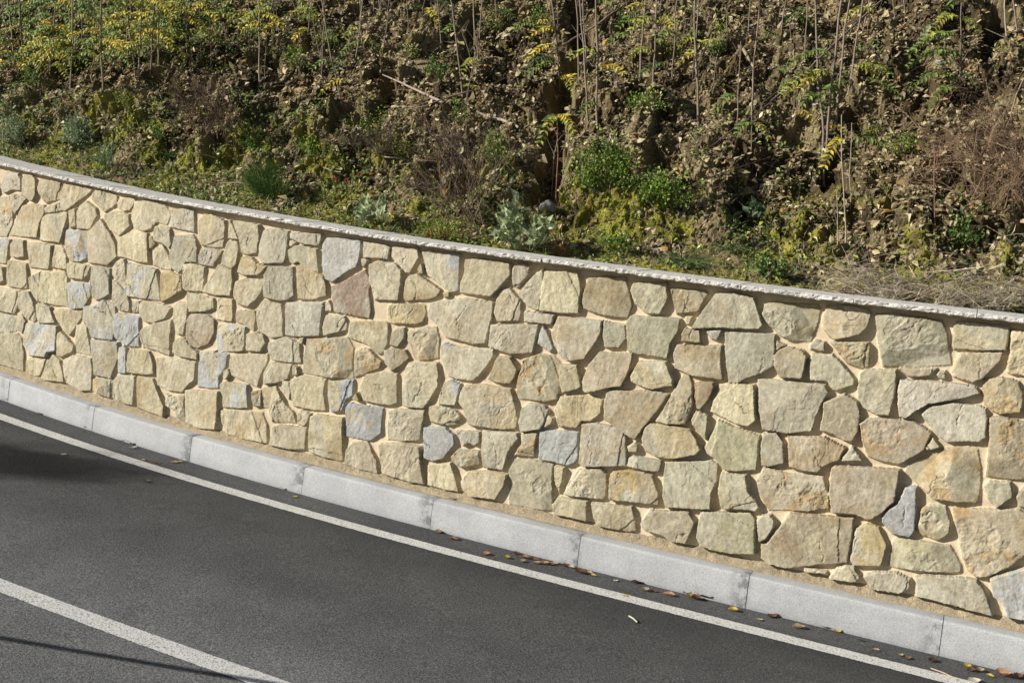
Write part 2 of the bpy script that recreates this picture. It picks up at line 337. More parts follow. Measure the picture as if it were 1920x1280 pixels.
STONES = """
g -6560,1464 -6497,1559 -6359,1568 -6314,1521 -6303,1432 -6404,1423 -6510,1380 -6568,1422
- -6295,1531 -6273,1567 -6170,1571 -6127,1544 -6098,1426 -6132,1367 -6171,1368 -6214,1391 -6271,1403
- -6098,1491 -6078,1558 -5977,1558 -5822,1557 -5800,1433 -5975,1374 -6086,1460
- -5798,1513 -5791,1553 -5517,1559 -5440,1553 -5495,1503 -5610,1418 -5723,1344 -5780,1344 -5800,1433
- -5438,1510 -5409,1545 -5309,1561 -5163,1532 -5153,1476 -5208,1438 -5279,1392 -5431,1472
- -5147,1484 -5128,1525 -4976,1536 -4950,1509 -4999,1446 -5067,1427 -5137,1447
- -4982,1444 -4946,1517 -4821,1539 -4657,1536 -4588,1463 -4617,1385 -4711,1392 -4765,1332 -4834,1304 -4929,1322 -4977,1384
g -4580,1505 -4435,1526 -4350,1525 -4324,1364 -4410,1371 -4558,1374
r -6655,1318 -6459,1362 -6370,1242 -6373,1151 -6432,1039 -6598,1017
- -6736,1449 -6628,1464 -6584,1378 -6644,1332 -6729,1341
- -6436,1381 -6321,1401 -6223,1381 -6288,1295 -6341,1230 -6410,1311
- -6395,1057 -6265,1314 -6179,1338 -5990,1356 -5980,1297 -6013,1203 -6012,1094 -6180,1069
- -5975,1338 -5812,1399 -5783,1340 -5835,1321 -5961,1298
o -5940,1286 -5691,1332 -5689,1289 -5724,1181 -5738,1091 -5989,1074 -5993,1198 -5985,1256
- -5682,1353 -5609,1379 -5578,1241 -5647,1223
- -5580,1351 -5561,1408 -5492,1453 -5374,1409 -5353,1358 -5415,1244 -5558,1228
- -5277,1375 -5149,1419 -5004,1411 -4983,1322 -5084,1236 -5191,1271 -5263,1331
- -5428,1223 -5381,1253 -5304,1337 -5173,1235 -5117,1166 -5085,1079 -5167,1003 -5387,987
rs -5702,1192 -5457,1223 -5421,1083 -5420,1013 -5485,980 -5601,965 -5657,1008 -5701,1121
- -5091,1178 -5072,1230 -4981,1277 -4796,1298 -4739,1084 -4860,1074 -5009,1086 -5074,1080
- -4717,1267 -4721,1357 -4666,1368 -4572,1369 -4533,1255 -4547,1216 -4614,1244 -4693,1248
- -4766,1279 -4734,1276 -4695,1233 -4730,1191 -4750,1192
- -4716,1170 -4700,1195 -4623,1239 -4574,1190 -4505,1081 -4506,1059 -4593,1057 -4701,1078
g -4540,1173 -4508,1318 -4336,1344 -4307,1322 -4273,1261 -4261,1157 -4373,1145 -4394,1090 -4434,1055 -4493,1075 -4535,1144
p -6578,987 -6422,1020 -6368,1020 -6366,971 -6384,819 -6463,810 -6543,801
- -6348,982 -6304,1030 -6188,1039 -6152,915 -6225,890 -6324,891
- -6156,1024 -6047,1045 -5836,1053 -5829,950 -5838,864 -6074,842 -6117,936
- -5815,1040 -5728,1069 -5654,993 -5631,897 -5798,882
- -5621,943 -5494,966 -5359,960 -5376,895 -5426,848 -5578,839 -5618,895
g -5336,963 -5140,978 -5102,792 -5158,756 -5241,715 -5309,742 -5335,823
rs -5125,988 -5084,1041 -5000,1068 -4973,1034 -4965,929 -4968,848 -5047,893 -5116,936
p -4952,1045 -4654,1048 -4631,973 -4580,824 -4741,813 -4949,802 -4953,885 -4944,963
O -4604,1029 -4519,1046 -4416,1039 -4373,990 -4368,932 -4478,856 -4553,817 -4584,906
- -4379,1122 -4322,1137 -4183,1135 -4178,1070 -4174,958 -4320,939 -4356,948 -4375,1034
- -6512,781 -6404,783 -6371,681 -6431,645 -6485,644
- -6362,847 -6129,861 -6094,777 -6080,670 -6181,652 -6331,646 -6354,733
- -6071,757 -5955,821 -5930,748 -5924,580 -5982,618 -6042,672
- -5924,822 -5657,877 -5609,842 -5579,609 -5704,599 -5894,589 -5918,686
p -5589,797 -5353,828 -5330,731 -5382,632 -5489,605 -5549,607
- -6504,599 -6177,632 -6163,520 -6187,438 -6390,428 -6470,422
- -6157,628 -6038,649 -5961,573 -5924,442 -5952,421 -6050,435 -6139,500
- -5933,562 -5850,585 -5760,569 -5680,464 -5870,424 -5916,468
- -5732,550 -5652,576 -5407,608 -5408,545 -5499,394 -5564,422 -5672,489
- -6170,453 -6106,457 -6044,404 -6070,301 -6145,319
g -6464,389 -6308,415 -6181,410 -6168,306 -6266,262 -6359,260 -6438,253
p -5373,645 -5278,662 -5165,735 -5038,710 -5019,599 -5016,453 -5243,427 -5282,490 -5359,530
- -5104,899 -5070,897 -4961,838 -4881,752 -4882,691 -4990,684 -5074,727
r -4862,770 -4780,788 -4776,702 -4849,689
- -4770,763 -4748,793 -4613,804 -4452,793 -4514,701 -4609,651 -4703,646 -4758,690
- -4436,818 -4395,847 -4291,852 -4291,731 -4307,618 -4377,613 -4418,710
S -5032,642 -4996,660 -4771,672 -4739,451 -4849,435 -4939,452 -5004,479
- -4746,556 -4716,602 -4443,709 -4435,596 -4410,445 -4577,458 -4702,451 -4732,505
w -4286,732 -4263,772 -4206,789 -4100,799 -4033,774 -4014,683 -4058,596 -4147,547 -4228,558 -4276,609
- -4390,537 -4361,579 -4285,604 -4238,557 -4138,516 -4135,469 -4311,455 -4384,471
- -5438,485 -5322,518 -5285,403 -5242,291 -5409,282 -5432,383
- -5631,393 -5597,408 -5440,327 -5443,279 -5541,224 -5610,210 -5633,305
p -6055,393 -5652,441 -5624,251 -5717,225 -5739,180 -5946,150 -6048,215 -6062,294
- -6432,218 -6140,292 -6082,263 -6030,151 -6016,7 -6178,5 -6392,9
- -5989,102 -5942,128 -5742,161 -5761,93 -5802,12 -5919,-1 -5985,14
- -5728,188 -5672,215 -5580,178 -5519,103 -5495,33 -5742,-8 -5781,0 -5750,71
- -5535,195 -5427,256 -5227,272 -5200,184 -5191,30 -5290,5 -5459,32 -5502,107
p -5262,405 -5069,437 -4959,442 -4930,337 -4945,296 -4989,164 -5166,152 -5200,246
s -4936,404 -4892,432 -4856,412 -4831,234 -4910,218 -4926,276
- -4829,379 -4814,420 -4625,436 -4572,367 -4543,283 -4648,259 -4806,246 -4825,296
- -4553,398 -4401,434 -4163,443 -4143,318 -4211,253 -4247,207 -4389,195 -4501,209
r -5183,117 -4966,161 -4937,21 -4997,16 -5178,25
g -4956,163 -4898,209 -4739,229 -4727,126 -4724,13 -4830,6 -4920,17
o -4713,234 -4552,244 -4464,149 -4400,73 -4393,-4 -4670,9
r -4404,161 -4342,151 -4223,190 -4187,-1 -4259,13 -4288,66 -4391,82
- -4214,228 -3905,279 -3884,105 -3888,8 -4038,-13 -4172,7
p -4130,522 -3975,560 -3873,549 -3872,463 -3922,386 -3915,301 -4110,273 -4119,408
- -3856,447 -3829,471 -3813,407 -3845,372 -3877,380
o -4295,1460 -4262,1501 -4176,1514 -4046,1483 -4029,1435 -4035,1294 -4129,1282 -4247,1284 -4279,1360
- -4010,1495 -3995,1490 -3926,1412 -3896,1370 -3999,1364 -4008,1452
- -3962,1490 -3851,1500 -3730,1493 -3709,1418 -3718,1297 -3806,1275 -3853,1279 -3894,1388
gr -4238,1263 -4109,1273 -4031,1269 -4060,1208 -4098,1148 -4234,1147 -4248,1204
- -4004,1338 -3911,1350 -3889,1296 -3887,1196 -3919,1159 -4026,1177 -4026,1234
g -3710,1362 -3680,1464 -3637,1476 -3469,1483 -3457,1380 -3463,1275 -3487,1258 -3653,1232 -3701,1278
g -3445,1472 -3186,1496 -3180,1456 -3198,1412 -3327,1410 -3439,1431
- -3449,1415 -3388,1413 -3427,1384 -3444,1381
- -3444,1354 -3393,1388 -3333,1395 -3207,1384 -3172,1238 -3304,1261 -3342,1284 -3382,1261 -3420,1280
s -3167,1430 -3140,1474 -3017,1489 -2862,1491 -2852,1368 -2868,1312 -2921,1285 -2987,1229 -3039,1188 -3099,1200 -3145,1283
g -2832,1484 -2661,1485 -2623,1470 -2624,1393 -2758,1387 -2817,1382
- -2836,1370 -2779,1370 -2797,1328 -2820,1319
- -4163,976 -4105,1071 -4053,1166 -3917,1149 -3896,1073 -3903,968 -4047,950 -4164,954
- -3874,1141 -3849,1251 -3758,1260 -3707,1228 -3614,1212 -3676,1144 -3802,1129
g -3624,1162 -3597,1222 -3388,1240 -3364,1115 -3350,1054 -3397,1013 -3456,997 -3600,1003 -3618,1064
o -3355,1254 -3322,1266 -3127,1217 -3092,1153 -3078,1087 -3202,1042 -3312,1032 -3341,1132
- -3885,1006 -3877,1071 -3799,1107 -3626,1115 -3633,1043 -3675,966 -3731,912 -3825,918 -3880,971
R -3050,1155 -2973,1193 -2883,1249 -2794,1304 -2740,1238 -2743,1151 -2714,1035 -2716,991 -2877,990 -3001,992 -3025,1070
- -4312,926 -4268,929 -4062,921 -4046,855 -4142,814 -4276,792 -4310,882
- -4025,934 -3889,941 -3865,787 -4019,776 -4028,861
- -3842,848 -3827,872 -3678,895 -3657,849 -3660,749 -3708,763 -3757,783 -3833,792
Sr -3999,736 -3876,767 -3738,779 -3734,694 -3729,603 -3974,553 -3989,644
- -3711,727 -3633,754 -3568,743 -3538,692 -3577,622 -3702,608
- -3661,905 -3613,976 -3452,972 -3426,920 -3397,758 -3495,734 -3617,764 -3641,830
g -3402,993 -3092,1040 -3093,937 -3091,811 -3300,777 -3378,775
- -3079,1042 -3053,1059 -3026,1022 -3022,992 -3075,984
g -3062,955 -2915,971 -2879,923 -2885,881 -3059,820 -3075,872
- -2863,898 -2862,942 -2573,989 -2553,906 -2555,840 -2588,772 -2612,771 -2706,816 -2864,844
g -3520,660 -3516,696 -3367,763 -3258,732 -3222,607 -3324,593 -3472,584
- -3263,766 -3222,779 -3223,731
r -3208,768 -2871,836 -2821,777 -2783,575 -2985,549 -3203,541 -3205,665
r -2792,748 -2749,782 -2685,786 -2574,724 -2590,675 -2769,587 -2782,649
- -3839,562 -3521,611 -3515,570 -3540,502 -3552,464 -3566,377 -3668,393 -3801,412 -3834,441 -3840,483
- -3486,561 -3296,580 -3307,481 -3405,435 -3508,409 -3524,484
- -3278,576 -3243,576 -3227,527 -3268,512
- -3870,377 -3879,433 -3836,455 -3822,429 -3843,379
- -3284,478 -3200,521 -2998,530 -3002,440 -2968,327 -3075,310 -3237,307 -3267,391
p -3902,335 -3867,356 -3656,374 -3627,217 -3848,176 -3860,250 -3894,286
S -2969,525 -2774,566 -2767,463 -2818,427 -2831,350 -2918,327 -2966,427
- -3347,460 -3295,462 -3267,391 -3264,343 -3307,370 -3353,410
- -2713,540 -2677,620 -2555,654 -2444,667 -2414,481 -2464,455 -2565,447 -2676,446 -2703,495
- -2764,444 -2731,493 -2699,442
o -3867,147 -3728,183 -3503,206 -3447,133 -3420,12 -3643,-7 -3783,-1 -3840,66
ro -3530,377 -3410,413 -3338,343 -3277,285 -3230,260 -3203,196 -3399,164 -3432,206 -3456,250 -3505,248
r -3605,335 -3536,362 -3511,254 -3572,242 -3598,293
- -3385,131 -3327,157 -3106,180 -3093,38 -3218,12 -3392,7
r -3188,268 -3157,294 -3087,280 -3090,245 -3116,192 -3185,192
o -3076,262 -3029,285 -2820,305 -2779,22 -2839,16 -2948,21 -3053,26 -3072,153
S -2806,375 -2783,410 -2686,411 -2525,421 -2514,317 -2507,265 -2584,200 -2710,192 -2783,190
- -2762,100 -2721,156 -2606,192 -2511,78 -2495,-2 -2618,-4 -2756,7
w -2514,188 -2334,233 -2203,233 -2180,142 -2130,5 -2249,-3 -2457,10 -2491,105
- -2613,1482 -2414,1493 -2394,1436 -2415,1395 -2451,1325 -2482,1327 -2559,1376 -2607,1410
p -2381,1477 -2322,1487 -2103,1488 -2079,1264 -2131,1244 -2154,1253 -2235,1294 -2315,1329 -2336,1372
- -2391,1358 -2367,1407 -2342,1339 -2376,1334
- -2474,1269 -2459,1301 -2390,1329 -2205,1247 -2229,1205 -2278,1178 -2455,1141 -2473,1158
- -2189,1236 -2142,1242 -2138,1217 -2170,1206
- -2053,1465 -1968,1479 -1741,1478 -1727,1404 -1795,1308 -1843,1254 -1950,1252 -2063,1253 -2065,1323 -2051,1376
- -1716,1449 -1693,1483 -1604,1482 -1602,1420 -1665,1331 -1694,1340 -1712,1394
- -1658,1307 -1573,1411 -1510,1471 -1502,1383 -1506,1222 -1526,1216 -1582,1230 -1652,1283
- -1495,1458 -1282,1481 -1261,1420 -1244,1373 -1238,1234 -1345,1219 -1492,1218 -1497,1322
- -1802,1237 -1780,1303 -1719,1321 -1634,1254 -1622,1168 -1631,1133 -1774,1109 -1805,1155
g -1601,1190 -1592,1198 -1396,1200 -1401,1144 -1593,1135
g -2274,1153 -2089,1205 -2018,1221 -1820,1216 -1814,1122 -1827,1057 -1834,961 -1921,945 -2024,955 -2127,958 -2171,1006 -2220,1038 -2269,1063
or -2587,1089 -2552,1114 -2317,1134 -2295,1085 -2301,1026 -2359,1004 -2517,983 -2572,985
- -2767,1340 -2693,1379 -2645,1372 -2567,1375 -2514,1336 -2502,1252 -2509,1139 -2609,1129 -2694,1116 -2743,1233
- -2529,848 -2528,921 -2505,951 -2438,968 -2429,910 -2465,839 -2519,837
or -2412,893 -2415,945 -2283,1001 -2208,1006 -2181,942 -2166,815 -2223,793 -2311,779 -2344,793 -2384,865
g -1805,955 -1809,1081 -1493,1127 -1496,1046 -1503,952 -1650,923 -1800,943
s -1463,1125 -1429,1099 -1374,996 -1391,972 -1481,1011 -1478,1067
w -2568,796 -2524,816 -2409,825 -2369,782 -2433,722 -2488,677 -2549,719
p -2148,896 -2129,921 -2047,911 -1777,928 -1771,885 -1815,802 -1882,718 -2003,707 -2063,716 -2109,779 -2142,826
o -1779,745 -1736,890 -1647,901 -1590,839 -1597,794 -1625,742 -1714,733
r -1561,899 -1456,953 -1368,948 -1320,913 -1301,756 -1307,700 -1383,671 -1450,669 -1558,657 -1584,696 -1576,785 -1561,850
- -2391,700 -2368,750 -2162,784 -2135,704 -2134,640 -2191,519 -2216,482 -2327,468 -2366,474 -2392,601
p -2101,619 -2087,673 -2045,693 -1974,680 -1980,596 -1988,543 -2110,527 -2115,559
- -1962,618 -1941,673 -1815,701 -1620,709 -1572,611 -1547,528 -1553,476 -1626,453 -1765,443 -1871,436 -1919,523 -1962,567
- -1309,908 -1200,926 -1175,863 -1160,804 -1186,782 -1273,743 -1300,818
r -2176,496 -2094,521 -1990,510 -1939,481 -1942,423 -2019,405 -2153,409 -2174,451
ro -2465,410 -2415,439 -2206,465 -2199,420 -2210,340 -2209,275 -2326,246 -2455,233 -2468,323
G -1528,562 -1523,607 -1487,641 -1380,644 -1350,625 -1366,548 -1387,501 -1510,463 -1532,518
- -1346,595 -1317,581 -1319,544 -1362,515 -1360,549
- -1311,632 -1283,719 -1168,745 -1079,751 -1019,740 -1016,665 -1066,608 -1129,597 -1155,552 -1272,543 -1296,597
p -2191,359 -2046,390 -1976,355 -1957,301 -2019,198 -2088,165 -2163,169
g -1961,383 -1795,405 -1787,346 -1819,318 -1856,327 -1895,300 -1938,349
g -1772,419 -1536,447 -1518,423 -1575,331 -1599,206 -1731,199 -1759,295
r -1538,313 -1493,390 -1508,443 -1436,469 -1406,469 -1403,323 -1470,317
S -1389,490 -1142,526 -1117,370 -1139,335 -1182,314 -1268,322 -1369,321
r -1964,222 -1927,268 -1786,289 -1764,205 -1856,173 -1913,171 -1953,192
- -2128,131 -1965,177 -1917,97 -1883,8 -1992,4 -2110,5
- -1875,80 -1831,150 -1673,185 -1568,181 -1574,124 -1622,19 -1803,3 -1858,32
r -1558,209 -1533,282 -1427,303 -1276,302 -1242,29 -1307,18 -1530,7
- -1264,292 -1199,299 -1195,220 -1213,137 -1246,210
- -1240,63 -1214,115 -1024,133 -1011,15 -1108,18 -1226,11
r -1178,144 -1150,229 -1108,305 -972,341 -926,310 -912,187 -929,165 -1100,148
w -1154,833 -1129,935 -1070,1019 -871,1043 -871,951 -907,844 -974,827 -1071,787 -1120,772 -1142,787
g -862,911 -822,1003 -660,1028 -605,934 -600,900 -716,857 -804,867 -852,883
w -604,999 -624,1078 -607,1133 -489,1144 -346,1171 -340,1080 -315,977 -496,972
G -342,1246 -328,1254 -58,1269 -49,1180 -46,1096 -102,1048 -181,1007 -222,975 -279,969 -305,1056
w -995,793 -978,808 -872,820 -720,845 -620,844 -660,761 -725,649 -786,549 -831,564 -878,586 -925,607 -986,632 -998,727
r -673,676 -635,753 -603,829 -577,909 -549,964 -514,969 -487,924 -468,805 -491,690 -606,673
w -470,932 -364,955 -356,934 -375,861 -419,790 -437,793 -459,853
- -360,789 -351,854 -327,938 -290,961 -137,972 -120,886 -96,788 -135,742 -204,747 -348,785
- -462,719 -441,780 -374,763 -362,626 -406,653 -454,697
g -1120,578 -1026,601 -879,592 -836,552 -813,386 -1074,335 -1101,345 -1116,506
o -743,557 -728,625 -696,660 -461,666 -421,627 -383,565 -408,531 -544,482 -640,475 -710,492
- -820,501 -777,533 -757,519 -758,480 -807,473
G -367,577 -336,652 -307,744 -201,722 -67,695 -64,593 -59,509 -169,480 -237,475 -296,527 -345,547
g -807,430 -785,449 -613,455 -606,445 -611,393 -689,381 -804,385
O -902,297 -888,336 -773,365 -650,365 -595,270 -591,200 -713,192 -885,174
g -577,362 -582,449 -518,467 -317,509 -279,490 -274,404 -293,331 -285,243 -543,201 -561,247
G -255,350 -251,449 -110,471 -88,390 -37,343 -16,308 -29,282 -85,279 -220,260
- -994,128 -745,156 -718,96 -702,22 -762,6 -932,2 -970,48
w -678,69 -635,161 -516,180 -405,198 -363,149 -378,81 -399,18 -482,12 -533,36 -643,41
G -341,118 -336,212 -60,262 -29,237 -1,50 -109,26 -211,20 -311,21 -340,66
- -1370,1195 -1244,1202 -1086,1208 -1085,1128 -1119,1049 -1160,969 -1267,939 -1301,953 -1361,1006 -1401,1085
G -117,1009 -58,1016 245,1037 270,1002 244,939 225,862 208,776 90,743 -52,739 -83,840
ro -47,453 -23,518 11,531 96,517 301,542 341,455 354,375 250,339 41,302 -18,368
g -12,233 11,265 54,277 81,253 77,213 50,147 15,118 -1,175
w 35,32 26,105 59,121 156,307 493,349 491,257 487,110 313,56 174,9 74,10
Gr -141,1374 -136,1429 -100,1446 147,1465 166,1444 164,1379 138,1263 24,1247 -26,1270 -98,1320
g 627,1074 631,1121 741,1138 872,1142 1001,1145 1020,1115 933,1072 783,1022 723,975 683,931 653,935 633,1003
g -48,710 24,732 67,691 88,575 4,541 -32,541 -46,604
or 720,646 725,684 842,769 905,803 1003,829 1047,821 1066,754 1087,633 1084,554 988,543 875,534 843,556 779,600
wr 1086,995 1132,1011 1245,1000 1295,989 1328,728 1233,703 1109,698 1108,762 1100,900
w -1225,1349 -1212,1448 -1119,1472 -977,1480 -930,1387 -911,1319 -930,1250 -985,1240 -1094,1246 -1207,1267 -1225,1301
G -930,1411 -920,1454 -884,1465 -720,1479 -699,1393 -732,1298 -811,1290 -891,1333
w -689,1450 -491,1466 -470,1446 -510,1342 -637,1311 -656,1364
G -533,1246 -419,1458 -323,1476 -201,1460 -132,1319 -151,1291 -331,1274 -526,1242
- -582,1304 -541,1309 -552,1258 -570,1259
w -586,1198 -573,1235 -484,1239 -469,1168 -583,1158
g -452,1238 -357,1254 -378,1193 -408,1195
G -1070,1207 -936,1202 -920,1127 -955,1065 -1043,1054 -1069,1129
G -898,1058 -927,1227 -906,1260 -736,1277 -609,1283 -612,1218 -645,1143 -656,1047 -840,1049
wr 189,1388 197,1463 315,1482 413,1476 437,1450 426,1376 390,1335 269,1289 232,1306 198,1345
g 140,1241 164,1274 215,1267 222,1220 143,1219
or 250,1272 443,1299 460,1272 461,1164 428,1151 355,1170 300,1220
Gr 458,1453 552,1465 792,1461 826,1402 866,1239 693,1203 534,1182 486,1341
g 857,1435 867,1464 927,1472 1113,1473 1120,1446 1116,1353 992,1336 872,1324 863,1337
w 884,1231 907,1298 941,1313 1102,1337 1098,1302 1067,1248 1020,1189 982,1167 893,1180 877,1206
or 1131,1458 1186,1459 1228,1464 1257,1240 1162,1234 1139,1242 1137,1311
- 618,1184 798,1208 771,1168 667,1148
g 806,1174 813,1196 845,1201 850,1163 824,1162
w -43,1153 -25,1184 21,1213 99,1207 132,1179 128,1106 119,1054 5,1042 -35,1092
G 149,1154 155,1193 266,1204 319,1168 398,1087 396,1059 317,1016 290,1020 258,1059 168,1051
- -43,1237 6,1222 -36,1188
G 424,1042 424,1124 442,1148 603,1173 612,1061 599,927 533,921 462,950 430,999
w 258,938 356,1003 423,976 449,915 454,817 425,757 377,760 327,778 256,788 261,872
wr 461,857 496,890 582,905 722,918 817,871 803,826 795,776 723,715 677,679 590,679 522,693 481,768
w 91,725 283,751 396,717 371,643 302,603 265,559 200,555 118,562
- 387,646 433,734 499,667
- 799,782 830,846 869,811 861,799 814,777
g 759,955 786,1004 904,1043 1027,1048 1060,1041 1074,991 1075,895 1051,865 1000,860 901,840 848,873 793,921
or 1034,1119 1034,1184 1117,1210 1192,1200 1217,1153 1227,1111 1220,1046 1133,1025 1096,1034 1053,1066
G 1100,645 1128,676 1221,688 1238,620 1174,552 1135,580
w 1258,624 1286,675 1320,682 1333,575 1276,576
S 634,383 663,437 702,472 728,564 783,579 796,451 800,351 780,313 692,311 640,364
or 822,423 822,469 855,496 934,506 969,427 969,374 927,325 846,331 813,347
wr 977,502 1141,529 1278,557 1333,530 1354,368 1263,263 1184,199 1127,179 1082,202 1051,260 1027,347 991,438
Gr 702,134 709,277 745,292 984,305 1044,219 1046,180 1008,171 845,147
p 1191,188 1365,286 1371,282 1404,20 1289,16 1277,65 1220,103
p 843,113 890,134 1123,165 1162,135 1202,60 1220,6 1149,7 1027,17 856,15
g 584,52 631,87 742,113 814,93 814,46 769,8 706,6 629,2
w 346,593 365,610 685,652 690,577 678,478 594,374 565,362 495,375 376,361 350,455
O 506,131 511,296 568,336 625,332 677,245 662,128 520,101
- 410,15 445,73 485,93 527,92 564,45 542,16 417,6
- 274,33 391,38 393,28 277,12
"""
# ------------------------------------------------------------------ road and its markings
def sheet(name, s0, s1, ds, offs, dz, m, smooth=True):
    ss = np.arange(s0, s1 + ds / 2, ds); offs = np.array(offs)
    S_, O_ = np.meshgrid(ss, offs, indexing='ij')
    P = at(S_, O_) ; P[..., 2] += zroad(O_) + dz
    uv = np.stack([S_ / 10, 1 + O_ / 3.0], -1).reshape(-1, 2)
    o = mesh(name, P.reshape(-1, 3), grid_faces(len(ss), len(offs)), m, uv=uv, smooth=smooth)
    return tag(o, kind='structure')
sheet('road', -34, 22, 0.25, [-14, -9, -6, -4.5, -3, -2.5, -2, -1.5, -1.0, -0.75, -0.5, -0.25, 0.06], 0, M_ROAD)
def line(name, a, b):
    # painted band with slightly ragged edges
    ss = np.arange(-30, 20, 0.02)
    e1 = -a + 0.0045 * fbm(ss * 24, ss * 0, 3, 4, 0.7); e2 = -b + 0.0045 * fbm(ss * 24, ss * 0 + 5, 4, 4, 0.7)
    O_ = np.stack([e2, (e1 + e2) / 2, e1], 1); S_ = np.repeat(ss[:, None], 3, 1)
    P = at(S_, O_); P[..., 2] += zroad(O_) + 0.004
    tag(mesh(name, P.reshape(-1, 3), grid_faces(len(ss), 3), M_PAINT, uv=np.stack([S_, O_], -1).reshape(-1, 2)), kind='structure')
line('edge_line', 0.2742, 0.3813)
line('centre_line', 2.2425, 2.3508)

# ------------------------------------------------------------------ kerb: one thing, each precast block a part
kerb = empty('kerb', tuple(at(0, 0, -HK)))
tag(kerb, kind='thing'); tag(kerb, 'pale grey concrete kerb of long precast blocks between the asphalt and the stone wall', 'kerb')
KPROF = [(-BAT - 0.006, -HK - 0.06), (-BAT, -HK), (-BAT * 0.55, -HK * 0.5), (-0.0035, -0.022), (-0.001, -0.010), (0.004, -0.003), (0.012, 0.0), (0.05, 0.001), (KW + 0.015, -0.001), (KW + 0.02, -0.1), (KW + 0.02, -HK - 0.06)]
for k in range(-13, 5):
    L = [k + 0.0018 + 0.9964 * i / 12 for i in range(13)]
    ins = [1.0] * 13
    jit = 0.0015 * math.sin(k * 7.3); jz = 0.0015 * math.cos(k * 5.1)
    V, UV = [], []
    for i, s in enumerate(L):
        e = 0.0015 if i in (0, 12) else 0
        for (o, z) in KPROF:
            oo = o + (e if o < 0.01 else 0) + jit; zz = z + jz - (e if z > -0.005 else 0)
            V.append(at(s, oo, zz)); UV.append((i / 12, (z + HK) / HK))
    n = len(KPROF)
    F = [(i * n + j, i * n + j + 1, (i + 1) * n + j + 1, (i + 1) * n + j) for i in range(12) for j in range(n - 1)]
    o = mesh('kerb_block', np.array(V), [np.array(F)], M_KERB, kerb, uv=UV, smooth=False)
    # end caps
    me = o.data
    import bmesh
    bm = bmesh.new(); bm.from_mesh(me); bm.verts.ensure_lookup_table()
    bm.faces.new([bm.verts[j] for j in range(n)]); bm.faces.new([bm.verts[12 * n + j] for j in reversed(range(n))])
    bmesh.ops.recalc_face_normals(bm, faces=bm.faces); bm.to_mesh(me); bm.free()

# ------------------------------------------------------------------ stone wall
wall = empty('stone_wall', tuple(at(0, OB, 0)))
tag(wall, kind='thing'); tag(wall, 'retaining wall of irregular beige and grey stones in cream mortar under a pale coping', 'stone wall')

def parse():
    out = []
    for l in STONES.strip().split('\n'):
        q = l.split(); out.append((q[0], np.array([[float(v) / 1000 for v in a.split(',')] for a in q[1:]])))
    return out
stones = parse()
# the same masonry carried on beyond both ends of the frame
for a, b in ((-10.9, -6.85), (1.62, 4.3)):
    x = a
    while x < b:
        wd = random.uniform(0.2, 0.33); z = 0.03
        while z < 1.5:
            h = min(random.uniform(0.14, 0.30), 1.56 - z)
            j = lambda v: v + random.uniform(-0.022, 0.022)
            if h > 0.07:
                stones.append((random.choice(['-', '-', 'g', 'G', 'w', 'or', 'p', 'r']), np.array([[j(x), j(z + h - 0.03)], [j(x + wd / 2), z + h - 0.02], [j(x + wd - 0.035), j(z + h - 0.035)], [x + wd - 0.02, z + h / 2], [j(x + wd - 0.045), j(z)], [j(x + wd / 2), z], [j(x), j(z)]])))
            z += h
        x += wd

G = 0.0042
gs = np.arange(-10.95, 4.35, G); gt = np.arange(-0.03, 1.66, G)
ns, ntt = len(gs), len(gt)
SS, TT = np.meshgrid(gs, gt, indexing='ij')
wx = fbm(SS * 14, TT * 14, 11, 3) * 0.0035 + fbm(SS * 60, TT * 60, 15, 3) * 0.0026
wy = fbm(SS * 14, TT * 14, 21, 3) * 0.0035 + fbm(SS * 60, TT * 60, 25, 3) * 0.0026
n_fine = fbm(SS * 60, TT * 60, 31, 4, 0.6)
n_mid = fbm(SS * 16, TT * 16, 41, 4, 0.55)
n_low = fbm(SS * 4.5, TT * 4.5, 51, 3)
Hh = 0.0035 * fbm(SS * 5, TT * 5, 61, 3) + 0.0010 * n_fine
near = np.full(SS.shape, 1.0)
sid = np.full(SS.shape, -1, dtype=np.int32)
C = np.zeros(SS.shape + (3,), dtype=np.float32)
BASE = {'-': (.49, .437, .305), 'g': (.445, .41, .315), 'G': (.43, .40, .29), 'w': (.42, .365, .26), 'R': (.37, .29, .22), 'O': (.48, .385, .22), 'o': (.475, .415, .275), 's': (.445, .43, .375), 'S': (.405, .408, .395), 'p': (.47, .43, .315), 'r': (.455, .41, .295)}
BLUE, OCH = np.array((.415, .415, .395)), np.array((.52, .36, .17))
